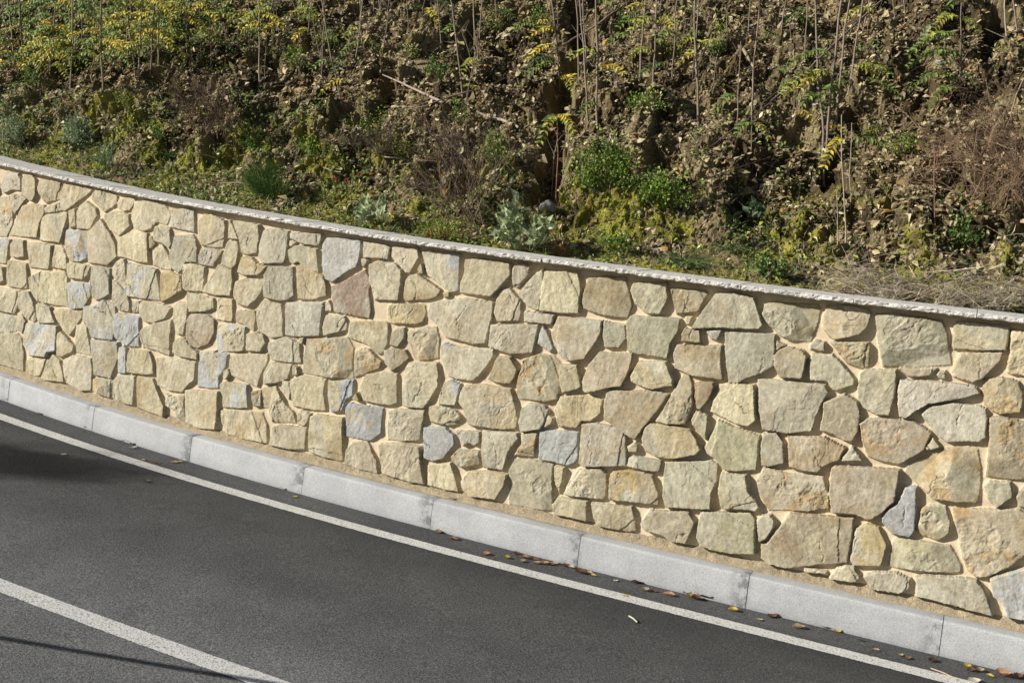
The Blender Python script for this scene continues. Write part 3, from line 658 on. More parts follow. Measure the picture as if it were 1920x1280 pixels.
for k, (code, P) in enumerate(stones):
    r = np.random.default_rng(1000 + k)
    c = P.mean(0); P = c + (P - c) * 1.01
    lo, hi = P.min(0) - 0.035, P.max(0) + 0.035
    i0, i1 = np.searchsorted(gs, lo[0]), np.searchsorted(gs, hi[0]); j0, j1 = np.searchsorted(gt, lo[1]), np.searchsorted(gt, hi[1])
    if i1 - i0 < 3 or j1 - j0 < 3: continue
    sl = (slice(i0, i1), slice(j0, j1))
    X = SS[sl] + wx[sl]; Y = TT[sl] + wy[sl]
    d2 = np.full(X.shape, 9.0); inside = np.zeros(X.shape, bool)
    n = len(P)
    for q in range(n):
        a, b = P[q], P[(q + 1) % n]; ab = b - a
        t = np.clip(((X - a[0]) * ab[0] + (Y - a[1]) * ab[1]) / (ab @ ab + 1e-12), 0, 1)
        d2 = np.minimum(d2, (X - a[0] - t * ab[0]) ** 2 + (Y - a[1] - t * ab[1]) ** 2)
        cr2 = ((a[1] > Y) != (b[1] > Y)) & (X < (b[0] - a[0]) * (Y - a[1]) / (b[1] - a[1] + 1e-12) + a[0])
        inside ^= cr2
    sd = np.where(inside, np.sqrt(d2), -np.sqrt(d2))
    near[sl] = np.minimum(near[sl], np.where(sd < 0, -sd, 0))
    size = math.sqrt((hi[0] - lo[0]) * (hi[1] - lo[1]))
    rough = 'r' in code
    sd = sd + (0.0026 if c[0] < -2 else 0.0024)
    m = sd > 0
    # broken face: low tilt, soft undulation, terraces where thin beds have flaked off, chipped rim
    hgt = (r.uniform(0.021, 0.034) if size > 0.12 else r.uniform(0.014, 0.024)) * (1 + 0.55 * float(sst(-4, 0, c[0])))
    tx, ty = r.normal(0, 0.035, 2)
    hh = hgt + tx * (X - c[0]) + ty * (Y - c[1])
    ang = r.uniform(0, math.pi) if rough else math.pi / 2 + r.normal(0, 0.35)
    ux = (X * math.cos(ang) + Y * math.sin(ang)); uy = (-X * math.sin(ang) + Y * math.cos(ang))
    bed = fbm(ux * 7 + k * 3.1, uy * 26 + k, 71, 3)
    q = fbm(ux * 6 + 5.3 * k, uy * 9 + k * 1.7, 83, 3)
    nst = r.uniform(2.5, 5.0)
    terr = np.floor(q * nst) + sst(0.86, 1.0, (q * nst) % 1.0)
    hh = hh + (0.0042 if rough else 0.0022) * terr / 1.3 * (r.random() * 1.3 + 0.25)
    if rough:
        f1, f2, cid = worley(X * r.uniform(18, 30) + k, Y * r.uniform(18, 30), 91)
        hh = hh + 0.006 * (cid - 0.5) * sst(0.0, 0.25, f2 - f1) + 0.0075 * n_mid[sl] + 0.0035 * n_fine[sl]
    else:
        hh = hh + 0.0018 * n_mid[sl] + 0.0030 * bed + 0.0014 * n_fine[sl]
    # a few flat cleavage planes meeting in creases
    for _ in range(5 if rough else 2):
        a3 = r.uniform(0, 2 * math.pi); sl3 = r.uniform(0.10, 0.40) if rough else r.uniform(0.03, 0.14)
        pl = hgt + 0.006 - sl3 * ((X - c[0]) * math.cos(a3) + (Y - c[1]) * math.sin(a3) - r.uniform(-0.05, 0.30) * size + 0.010 * n_mid[sl])
        hh = np.minimum(hh, pl + 0.0012 * n_fine[sl])
    # cracks
    crack = np.zeros(X.shape)
    if r.random() < (0.40 if size > 0.16 else 0.12):
        for _ in range(1):
            a2 = r.uniform(0.6, 2.6) ; off = r.uniform(-0.3, 0.3) * size
            dl = (X - c[0]) * math.sin(a2) - (Y - c[1]) * math.cos(a2) - off + 0.045 * fbm(X * 13, Y * 13, 200 + k, 4, 0.6)
            al = (X - c[0]) * math.cos(a2) + (Y - c[1]) * math.sin(a2)
            l0 = r.uniform(-0.4, 0.1) * size; l1 = l0 + r.uniform(0.25, 0.6) * size
            g_ = np.clip(1 - np.abs(dl) / (0.0040 * sst(l1, (l0 + l1) / 2, al) + 0.0012), 0, 1) * (al > l0) * (al < l1)
            crack = np.maximum(crack, g_)
            hh = hh + np.where((dl > 0) & (al > l0) & (al < l1), 0.002, 0) * sst(0.05, 0.0, np.abs(dl))
    rim = r.uniform(0.0025, 0.006)
    hh = hh - (0.002 + 0.004 * (n_mid[sl] > 0.12)) * (1 - sst(0, rim * 1.6, sd)) - 0.007 * crack
    # a spalled corner now and then
    if r.random() < 0.4 and size > 0.12:
        v = P[r.integers(0, n)]
        dc = np.hypot(X - v[0], Y - v[1]) + 0.012 * n_mid[sl]
        va = math.atan2(v[1] - c[1], v[0] - c[0]) + r.normal(0, 0.3); lim = np.hypot(*(v - c)) * r.uniform(0.55, 0.75)
        pr = (X - c[0]) * math.cos(va) + (Y - c[1]) * math.sin(va) + 0.012 * n_mid[sl] - lim
        hh = np.where(pr > 0, hh - 0.006 - 0.05 * pr, hh)
    hh = np.maximum(hh, 0.009)
    base = np.array(BASE[code[0]]) * r.uniform(0.84, 1.08) * np.array([1 + r.normal(0, .008), 1, 1 - r.normal(0, .03)])
    col = np.broadcast_to(base, X.shape + (3,)).copy()
    v1 = fbm(ux * 5 + 13 * k, uy * 8, 301, 3)
    if code[0] == 'p': mk = sst(0.0, 0.22, v1 + r.uniform(-0.05, 0.12)); col = col * (1 - mk[..., None]) + BLUE * r.uniform(.92, 1.05) * mk[..., None]
    elif code[0] == 'S': mk = sst(0.18, 0.36, -v1); col = col * (1 - mk[..., None]) + np.array(BASE['-']) * 0.9 * mk[..., None]
    elif code[0] == 's' or 's' in code: mk = sst(-0.1, 0.25, v1); col = col * (1 - mk[..., None]) + BLUE * mk[..., None]
    elif code[0] == 'O': mk = sst(-0.1, 0.3, v1); col = col * (1 - mk[..., None]) + np.array(BASE['g']) * mk[..., None]
    elif code[0] == 'R': mk = sst(0.05, 0.3, v1); col = col * (1 - mk[..., None]) + np.array(BASE['g']) * .95 * mk[..., None]
    elif code[0] in 'wG-gor' and r.random() < 0.55:
        tint = np.array(BASE[['g', 'w', 'o', 'G'][r.integers(0, 4)]]) * r.uniform(0.85, 1.02)
        mk = sst(0.0, 0.35, v1) * 0.8; col = col * (1 - mk[..., None]) + tint * mk[..., None]
    if rough and r.random() < 0.6:
        mk = sst(0.15, 0.4, fbm(X * 12, Y * 12, 400 + k, 3)) * 0.6; col = col * (1 - mk[..., None]) + OCH * 0.8 * mk[..., None]
    if r.random() < (0.75 if code[0] in 'wRo' else 0.35):           # iron staining, soft brown blotches
        mk = sst(0.0, 0.5, fbm(X * 6 + k, Y * 8, 500 + k, 3) + 0.12)[..., None] * r.uniform(0.25, 0.6)
        col = col * (1 - mk * (1 - np.array((.80, .68, .50))))
    vein = sst(0.035, 0.0, np.abs(v1 - 0.12)) * (r.random() < 0.3) * 0.35
    col = col * (1 - vein[..., None]) + np.array((.60, .57, .50)) * vein[..., None]
    col = col * (1 - 0.55 * crack[..., None])
    Hs = Hh[sl]; Hs[m] = hh[m]
    ss_ = sid[sl]; ss_[m] = k
    Cs = C[sl]; Cs[m] = col[m]
# pointing mortar banks up a little against each stone
mt = sid < 0
Hh[mt] += 0.0035 * np.exp(-(near[mt] / 0.009) ** 2)
# holes left open at the foot of the wall
for (hs, ht, rs, rt) in ((-5.06, 0.035, 0.03, 0.05), (-2.63, 0.02, 0.03, 0.055)):
    dd = ((SS - hs) / rs) ** 2 + ((TT - ht) / rt) ** 2
    Hh[mt & (dd < 1.3)] -= 0.05
_b = Hh.copy(); _b[1:-1, 1:-1] = (Hh[:-2, 1:-1] + Hh[2:, 1:-1] + Hh[1:-1, :-2] + Hh[1:-1, 2:]) / 4; Hh = 0.55 * Hh + 0.45 * _b
top = ztop(gs)[:, None] - TF - ZB + 0.006
P = at(SS, wall_off(SS, TT) - Hh, ZB + TT)
inb = (TT <= top)
kq = inb[:-1, :-1] & inb[1:, :-1] & inb[:-1, 1:] & inb[1:, 1:]
st = sid >= 0
anyst = st[:-1, :-1] | st[1:, :-1] | st[:-1, 1:] | st[1:, 1:]
def sub(name, keep, m, col):
    F = grid_faces(ns, ntt, keep)
    u, inv = np.unique(F, return_inverse=True)
    return mesh(name, P.reshape(-1, 3)[u], inv.reshape(-1, 4), m, wall, col=(C.reshape(-1, 3)[u] if col else None), smooth=False)
# mixed cells (the stone's flank) take the stone's colour
Cm = C.copy(); cnt = st.astype(np.float32)
for ax in (0, 1):
    for dlt in (-1, 1):
        sh = np.roll(C * st[..., None], dlt, axis=ax); shm = np.roll(st, dlt, axis=ax)
        fill = (~st) & shm & (Cm.sum(-1) == 0)
        Cm[fill] = sh[fill] * 0.97
C = np.where(st[..., None], C, Cm); C[C.sum(-1) == 0] = (.45, .38, .26)
sub('stonework', kq & anyst, M_STONE, True)
sub('mortar', kq & ~anyst, M_MORTAR, False)
del Cm

# rough mortar footing between kerb and wall
ss = np.arange(-11, 4.4, 0.006); uu = np.linspace(0, 1, 16)
S_, U_ = np.meshgrid(ss, uu, indexing='ij')
off = KW + 0.002 + (OB + 0.006 - KW) * U_ ; z = 0.001 + (ZB + 0.012) * U_ ** 0.9
nz = fbm(S_ * 22, U_ * 2.2, 5, 4, 0.65)
off = off - 0.006 * nz * np.sin(math.pi * np.clip(U_, 0, 1)) - 0.003; z = z + 0.006 * nz * sst(0.0, 0.2, U_)
mesh('mortar_footing', at(S_, off, z).reshape(-1, 3), grid_faces(len(ss), len(uu)), M_FOOT, wall, smooth=False)

# coping slabs with a rock-faced front edge
ls = -0.27087 + 0.61473 * (np.arange(-12, 14) - 0)
q = at(sg, OC); L_ = np.concatenate([[0], np.cumsum(np.linalg.norm(np.diff(q[:, :2], axis=0), axis=1))]); L_ -= np.interp(0, sg, L_)
cs = np.interp(-0.27087 + 0.61473 * np.arange(-17, 8), L_, sg)
for k in range(len(cs) - 1):
    a, b = cs[k] + 0.002, cs[k + 1] - 0.002
    ss = np.linspace(a, b, 90)
    prof = [(0.30, -TF - 0.012), (0.03, -TF - 0.004), (0.006, -TF)] + [(0.0, -TF + TF * i / 6) for i in range(1, 6)] + [(0.004, -0.001), (0.03, 0.0), (0.12, 0.001), (0.22, 0.0), (0.32, -0.001), (WC, -0.002), (WC, -TF)]
    V = []
    zj = 0.002 * math.sin(k * 4.7); r = np.random.default_rng(50 + k)
    for j, (o, z) in enumerate(prof):
        nn = fbm(ss * 34, ss * 0 + j * 0.3 + k, 600, 3, 0.6); nl = fbm(ss * 9, ss * 0 + 2, 605 , 2)
        front = 1.0 if o < 0.005 else (0.5 if o < 0.02 else 0.0)
        oo = o - 0.010 * front * nn - 0.004 * front * nl + 0.002 * math.sin(k * 3.1)
        zz = z + ztop(ss) + zj + (0.0015 * fbm(ss * 30, ss * 0 + j, 611, 2) if o < 0.2 else 0)
        zz = zz - (0.010 * np.clip(fbm(ss * 14, ss * 0 + 7, 620, 3) - 0.15, 0, 1) / 0.5 if (z > -0.004 and o < 0.01) else 0)
        zz = zz - (0.005 * np.clip(fbm(ss * 40, ss * 0 + 9, 625, 3), -1, 1) if (z <= -TF + 1e-6 and o < 0.05) else 0)
        V.append(at(ss, OC + oo, zz))
    V = np.stack(V, 1); n = len(prof)
    o = mesh('coping_slab', V.reshape(-1, 3), grid_faces(90, n), M_COPING, wall)
    me = o.data; bm = bmesh.new(); bm.from_mesh(me); bm.verts.ensure_lookup_table()
    bm.faces.new([bm.verts[j] for j in range(n)]); bm.faces.new([bm.verts[89 * n + j] for j in reversed(range(n))])
    bmesh.ops.recalc_face_normals(bm, faces=bm.faces); bm.to_mesh(me); bm.free()

# ------------------------------------------------------------------ hillside
def proj(P):
    P = np.asarray(P, float) - np.array([0, 0, HC])
    zc = P @ np.array(f0); u = P @ np.array(cr_); v = -(P @ np.array(cu_))
    return 960 + FPX * u / zc, 640 + FPX * v / zc, zc
OH = OC + WC - 0.01
HG = 0.0125
hs = np.arange(-13.5, 5.2, HG); hd = np.arange(0, 6.2, HG)
S_, D_ = np.meshgrid(hs, hd, indexing='ij')
def hill_base(s, d):
    z = -0.035 + 0.42 * np.minimum(d, 0.35) + 0.80 * np.clip(d - 0.35, 0, 2.2) + 0.62 * np.clip(d - 2.55, 0, None)
    a = sst(0.0, 0.7, d)
    z = z + a * (0.18 * fbm(s * 0.8, d * 0.8, 700, 3) + 0.13 * fbm(s * 2.9, d * 2.0, 710, 3))
    return z
ZH = hill_base(S_, D_)
PB = at(S_, OH + D_, 0); PB[..., 2] += ztop(S_) + ZH
slope = math.atan(0.75)
nb = nrm(S_) * (-math.sin(slope)); nb[..., 2] = math.cos(slope)
U0, V0, W0 = proj(PB[::3, ::3])
def on_hill(px, py):
    """the spot on the (undisturbed) hillside seen at a pixel of the 1920 px photograph"""
    d = (U0 - px) ** 2 + (V0 - py) ** 2 + W0 * 2
    i, j = np.unravel_index(np.argmin(d), d.shape)
    return i * 3, j * 3
# erosion gullies and holes: polylines in photo pixels -> (s,d), width, depth
dep = np.zeros(S_.shape)
def carve(pts, wdt, dp):
    sd_ = []
    for (x, y) in pts:
        i, j = on_hill(x, y); sd_.append((hs[i], hd[j]))
    best = np.full(S_.shape, 9.0)
    for (a, b) in zip(sd_[:-1], sd_[1:]):
        a = np.array(a); ab = np.array(b) - a
        t = np.clip(((S_ - a[0]) * ab[0] + (D_ - a[1]) * ab[1]) / (ab @ ab + 1e-9), 0, 1)
        best = np.minimum(best, np.hypot(S_ - a[0] - t * ab[0], D_ - a[1] - t * ab[1]))
    best = best + 0.055 * fbm(S_ * 6, D_ * 6, 720, 3)
    return np.maximum(dep, dp * sst(wdt, wdt * 0.45, best))
dep = carve([(1075, 20), (1090, 70), (1078, 130), (1050, 165), (1035, 230), (1030, 300), (1020, 370)], 0.13, 0.26)
dep = carve([(880, 20), (872, 65), (885, 110), (870, 150)], 0.09, 0.2)
dep = carve([(735, 130), (720, 175), (695, 215), (672, 225)], 0.10, 0.26)
dep = carve([(645, 205), (630, 235)], 0.07, 0.16)
dep = carve([(1858, 20), (1862, 60), (1850, 90)], 0.10, 0.24)
dep = carve([(590, 60), (575, 95)], 0.07, 0.18)
dep = carve([(1555, 320), (1580, 345)], 0.08, 0.2)
dep = carve([(1600, 215), (1612, 235)], 0.06, 0.15)
dep = carve([(1225, 290), (1245, 310), (1215, 315)], 0.07, 0.14)
dep = carve([(1685, 225), (1695, 245)], 0.05, 0.12)
dep = carve([(1700, 370), (1670, 380)], 0.06, 0.12)
dep = carve([(125, 175), (100, 180)], 0.07, 0.13)
dep = carve([(140, 215), (120, 215)], 0.06, 0.12)
dep = carve([(500, 105), (520, 125)], 0.05, 0.1)
dep = carve([(930, 100), (965, 120)], 0.06, 0.12)
dep = carve([(1240, 200), (1235, 240)], 0.05, 0.1)
dep = carve([(1380, 380), (1390, 395)], 0.06, 0.12)
f1, f2, cid = worley(S_ * 7 + 0.5 * fbm(S_ * 9, D_ * 9, 731, 2), D_ * 8 + 0.5 * fbm(S_ * 9, D_ * 9, 735, 2), 730)
g1, g2, gid = worley(S_ * 21, D_ * 23, 740)
rz = sst(0.15, 0.75, D_)                               # clods grow above the mossy strip
disp = rz * 0.13 * fbm(S_ * 5.5 + 3, D_ * 4.5, 728, 3) + rz * (0.085 * (cid - 0.4) * sst(0, 0.3, f2 - f1) - 0.03 * (1 - sst(0, 0.12, f2 - f1)))
disp = disp + (0.35 + 0.65 * rz) * (0.035 * (gid - 0.5) * sst(0, 0.3, g2 - g1)) + 0.022 * fbm(S_ * 13, D_ * 13, 745, 4, 0.6) * (0.5 + 0.5 * rz) + 0.009 * fbm(S_ * 45, D_ * 45, 750, 3, 0.7)
edge = sst(0.0, 0.06, D_)
disp = disp * edge - dep - 0.015 * (1 - edge)
moss = sst(-0.05, 0.25, fbm(S_ * 3.2, D_ * 4, 760, 4) * 1.25 + 0.36 - D_ * 0.50) * sst(1.5, 0.75, D_) * 0.92
moss = np.clip(moss, 0, 1) * sst(-0.42, 0.0, fbm(S_ * 11, D_ * 12, 765, 4, 0.6))
mb_ = worley(S_ * 30, D_ * 30, 770)[0]
disp = disp + moss * (0.012 * (0.6 - mb_))
PH = PB + nb * disp[..., None]
SOIL1, SOIL2, SOIL3 = np.array((.11, .08, .042)), np.array((.29, .23, .125)), np.array((.035, .026, .016))
MOSS1, MOSS2 = np.array((.15, .145, .025)), np.array((.34, .32, .055))
a = sst(-0.25, 0.3, fbm(S_ * 2.4, D_ * 2.4, 780, 4))[..., None]; b = sst(0.0, 0.4, fbm(S_ * 8, D_ * 8, 785, 3))[..., None]
CH = SOIL1 * (1 - a) + SOIL2 * a; CH = CH * (1 - 0.6 * b) + SOIL3 * 0.6 * b
m1 = sst(-0.35, 0.15, fbm(S_ * 20, D_ * 20, 790, 3))[..., None]
CH = CH * (1 - moss[..., None]) + (MOSS1 * (1 - m1) + MOSS2 * m1) * moss[..., None]
hill = mesh('hillside', PH.reshape(-1, 3), grid_faces(len(hs), len(hd)), M_SOIL, col=CH.reshape(-1, 3))
tag(hill, kind='structure')
del f1, f2, g1, g2

NHs, NHd = len(hs), len(hd)
def hp(i, j):
    i = np.clip(i, 0, NHs - 1); j = np.clip(j, 0, NHd - 1); return PH[i, j]
def hill_pt(px, py, z=0.0):
    i, j = on_hill(px, py)
    # let the true (displaced) surface answer: nearest displaced vertex to the pixel
    i0, i1, j0, j1 = max(i - 26, 0), i + 27, max(j - 26, 0), j + 27
    u, v, w_ = proj(PH[i0:i1, j0:j1])
    k = np.argmin((u - px) ** 2 + (v - py) ** 2 + w_ * 8); a, b = np.unravel_index(k, u.shape)
    return PH[i0 + a, j0 + b] + np.array([0, 0, z])
U3, V3, W3 = proj(PB[::6, ::6])
VIS = (U3 > -120) & (U3 < 2040) & (V3 > -90) & (V3 < 660)
vi, vj = np.nonzero(VIS)
def rnd_spots(n, r):
    k = r.integers(0, len(vi), n)
    return vi[k] * 6 + r.integers(0, 6, n), vj[k] * 6 + r.integers(0, 6, n)

def frames(Nn, r):
    """random tangent frames about the unit normals Nn"""
    a = r.normal(size=Nn.shape); T = np.cross(Nn, a); T /= np.linalg.norm(T, axis=1)[:, None]
    return T, np.cross(Nn, T)
def leaves(mb, P0, T, B, Nn, ln, wd, col, fold=0.25, curl=0.2):
    """one blade of 6 vertices per row: base, two belly points, rib point, tip"""
    ln = np.asarray(ln)[:, None]; wd = np.asarray(wd)[:, None]
    fold = np.broadcast_to(np.asarray(fold, float).reshape(-1, 1), ln.shape); curl = np.broadcast_to(np.asarray(curl, float).reshape(-1, 1), ln.shape)
    b = P0; m = P0 + T * ln * 0.5 + Nn * ln * curl * 0.5
    l = m + B * wd * 0.5 + Nn * wd * fold; rr = m - B * wd * 0.5 + Nn * wd * fold
    l2 = P0 + T * ln * 0.2 + B * wd * 0.33 + Nn * (wd * fold * 0.66 + ln * curl * 0.3); r2 = P0 + T * ln * 0.2 - B * wd * 0.33 + Nn * (wd * fold * 0.66 + ln * curl * 0.3)
    tip = P0 + T * ln + Nn * ln * curl * 0.1
    V = np.stack([b, l2, l, tip, rr, r2, m], 1).reshape(-1, 3)
    k = np.arange(len(P0))[:, None] * 7
    F = np.concatenate([k + np.array(f) for f in ([0, 6, 1], [1, 6, 2], [2, 6, 3], [3, 6, 4], [4, 6, 5], [5, 6, 0])])
    mb.add(V, F, np.repeat(np.asarray(col, float).reshape(-1, 3) if np.ndim(col) > 1 else np.tile(col, (len(P0), 1)), 7, axis=0))
def palette(cols, n, r, var=0.18, wts=None):
    c = np.array(cols)[r.choice(len(cols), n, p=wts)]
    return c * (1 + r.normal(0, var, (n, 1))).clip(0.4, 1.7)

# ---- leaf litter, moss, small weeds: nobody could count them
def litter():
    r = np.random.default_rng(3); n = 190000
    i, j = rnd_spots(n, r)
    keep = (r.random(n) < 0.25 + 0.75 * sst(-0.35, 0.15, fbm(hs[np.clip(i, 0, NHs - 1)] * 2.1, hd[np.clip(j, 0, NHd - 1)] * 2.6, 820, 3))) & (r.random(n) > 0.80 * moss[np.clip(i, 0, NHs - 1), np.clip(j, 0, NHd - 1)]) & (r.random(n) < 0.35 + 0.65 * sst(0.05, 0.6, hd[np.clip(j, 0, NHd - 1)]))
    i, j = i[keep], j[keep]; n = len(i)
    P0 = hp(i, j) + r.normal(0, 0.005, (n, 3)) + np.array([0, -0.3, 1]) * r.exponential(0.005, (n, 1))
    Nn = nb[np.clip(i, 0, NHs - 1), np.clip(j, 0, NHd - 1)] + r.normal(0, 0.36, (n, 3)); Nn /= np.linalg.norm(Nn, axis=1)[:, None]
    T, B = frames(Nn, r)
    ln = r.gamma(2.6, 0.0115, n).clip(0.010, 0.11); mb = MB()
    c = palette([(.38, .30, .165), (.48, .385, .225), (.26, .195, .10), (.10, .07, .04), (.56, .48, .31), (.42, .25, .09), (.42, .37, .20)], n, r, 0.28, [.20, .13, .23, .20, .06, .05, .13])
    leaves(mb, P0, T, B, Nn, ln, ln * r.uniform(0.35, 0.75, n), c, r.uniform(-0.35, 0.4, n), r.uniform(-0.3, 0.45, n))
    tag(mb.build('leaf_litter', M_LEAF), 'brown and tan fallen leaves lying over the bank above the wall', 'leaf litter', kind='stuff')
litter()
def clods():
    # loose crumbs of clay
    r = np.random.default_rng(5); n = 14000
    i, j = rnd_spots(n, r); jj = np.clip(j, 0, NHd - 1); keep = r.random(n) < 0.2 + 0.8 * sst(0.1, 0.6, hd[jj]); i, j = i[keep], j[keep]; n = len(i)
    P0 = hp(i, j); ico = np.array([[0, 0, 1], [.9, 0, .3], [.28, .85, .4], [-.72, .52, .3], [-.7, -.5, .4], [.28, -.85, .3], [.5, .5, -.7], [-.6, .2, -.7], [.1, -.7, -.7]])
    F0 = np.array([[0, 1, 2], [0, 2, 3], [0, 3, 4], [0, 4, 5], [0, 5, 1], [1, 6, 2], [2, 6, 7], [2, 7, 3], [3, 7, 4], [4, 7, 8], [4, 8, 5], [5, 8, 1], [1, 8, 6]])
    sz = r.gamma(3, 0.0032, n).clip(0.004, 0.032)
    V = P0[:, None] + ico[None] * (sz[:, None] * r.uniform(0.6, 1.3, (n, 9)))[..., None] * r.uniform(0.6, 1.2, (n, 1, 3))
    F = (F0[None] + np.arange(n)[:, None, None] * 9).reshape(-1, 3)
    c = palette([(.30, .23, .14), (.36, .30, .20), (.22, .16, .10), (.40, .36, .29)], n, r, 0.15)
    mb = MB(); mb.add(V.reshape(-1, 3), F, np.repeat(c, 9, axis=0))
    tag(mb.build('clay_crumbs', M_SOIL), 'loose crumbs and clods of dry clay on the eroded bank', 'soil clods', kind='stuff')
clods()
def mossy():
    r = np.random.default_rng(8); n = 120000
    i, j = rnd_spots(n, r); ii, jj = np.clip(i, 0, NHs - 1), np.clip(j, 0, NHd - 1)
    keep = r.random(n) < moss[ii, jj]; ii, jj = ii[keep], jj[keep]; n = len(ii)
    P0 = PH[ii, jj] + r.normal(0, 0.005, (n, 3)); Nn = nb[ii, jj] + r.normal(0, 0.6, (n, 3)); Nn /= np.linalg.norm(Nn, axis=1)[:, None]
    T, B = frames(Nn, r); T = T * 0.6 + Nn * 0.7; T /= np.linalg.norm(T, axis=1)[:, None]
    mb = MB(); ln = r.uniform(0.008, 0.02, n)
    c = palette([(.32, .33, .05), (.48, .44, .08), (.17, .20, .03), (.32, .26, .09)], n, r, 0.2)
    leaves(mb, P0, T, B, Nn, ln, ln * 0.5, c)
    tag(mb.build('moss', M_LEAF), 'olive and yellow moss cushions on the soil just behind the coping', 'moss', kind='stuff')
mossy()
def weeds():
    # low green seedlings and grass wisps in loose drifts
    r = np.random.default_rng(9); n = 90000
    i, j = rnd_spots(n, r); ii, jj = np.clip(i, 0, NHs - 1), np.clip(j, 0, NHd - 1)
    u, v, _ = proj(PH[ii, jj])
    den = sst(0.05, 0.45, fbm(hs[ii] * 2.2, hd[jj] * 2.2, 800, 3) + 0.03)
    den = den * (0.25 + 0.75 * sst(1.6, 0.4, hd[jj])) + 1.0 * sst(620, 300, u) * sst(150, 70, v) + 0.12 * sst(1.6, 0.3, hd[jj])
    den = den + 0.55 * sst(900, 300, u) * sst(150, 230, v) * sst(-0.1, 0.3, fbm(hs[ii] * 4, hd[jj] * 4, 806, 3)) + (0.14 + 0.4 * sst(1000, 700, u)) * sst(0.12, 0.35, fbm(hs[ii] * 3.3 + 9, hd[jj] * 3.3, 811, 3))
    keep = r.random(n) < den; ii, jj = ii[keep], jj[keep]; n = len(ii)
    P0 = PH[ii, jj] + r.normal(0, 0.008, (n, 3)); Nn = np.array([0, -0.4, 0.8]) + r.normal(0, 0.45, (n, 3)); Nn /= np.linalg.norm(Nn, axis=1)[:, None]
    T, B = frames(Nn, r); T = T + np.array([0, 0, 0.6]); T /= np.linalg.norm(T, axis=1)[:, None]
    P0 = P0 + Nn * r.uniform(0, 0.03, (n, 1)); mb = MB(); ln = r.uniform(0.016, 0.048, n)
    c = palette([(.16, .25, .045), (.25, .34, .07), (.08, .13, .03), (.40, .42, .10), (.24, .30, .13)], n, r, 0.2)
    leaves(mb, P0, T, B, Nn, ln, ln * r.uniform(0.3, 0.7, n), c)
    m = 22000; i, j = rnd_spots(m, r); ii, jj = np.clip(i, 0, NHs - 1), np.clip(j, 0, NHd - 1)
    keep = r.random(m) < 0.10 + 0.6 * sst(1.3, 0.2, hd[jj]); ii, jj = ii[keep], jj[keep]; m = len(ii)
    P0 = PH[ii, jj]; T = np.array([0, -0.2, 0.7]) + r.normal(0, 0.45, (m, 3)); T /= np.linalg.norm(T, axis=1)[:, None]
    a = r.normal(size=T.shape); B = np.cross(T, a); B /= np.linalg.norm(B, axis=1)[:, None]
    ln = r.uniform(0.03, 0.10, m)
    c = palette([(.16, .20, .06), (.11, .16, .05), (.36, .32, .18), (.42, .36, .24)], m, r, 0.2)
    leaves(mb, P0, T, B, np.cross(B, T), ln, ln * 0.05 + 0.002, c, 0.1, 0.35)
    tag(mb.build('ground_weeds', M_LEAF), 'low green seedlings and grass wisps scattered over the bank', 'weeds', kind='stuff')
weeds()
def twigs():
    r = np.random.default_rng(12); mb = MB()
    i, j = rnd_spots(2600, r)
    for a, b in zip(i, j):
        p = hp(a, b) + np.array([0, 0, 0.008]); t = r.normal(size=3) * np.array([1, .5, .55]); t /= np.linalg.norm(t); l = r.gamma(3, 0.035)
        m = p + t * l / 2 + r.normal(0, 0.006, 3) + np.array([0, -0.004, 0.006]); e = p + t * l + np.array([0, -0.006, 0.004])
        c = [(.30, .22, .15), (.20, .14, .10), (.42, .35, .27)][r.integers(0, 3)]
        tube(mb, [p, m, e], r.uniform(0.001, 0.0028), c, 3)
    tag(mb.build('twig_litter', M_BARK), 'thin dry twigs strewn across the bank', 'twigs', kind='stuff')
twigs()

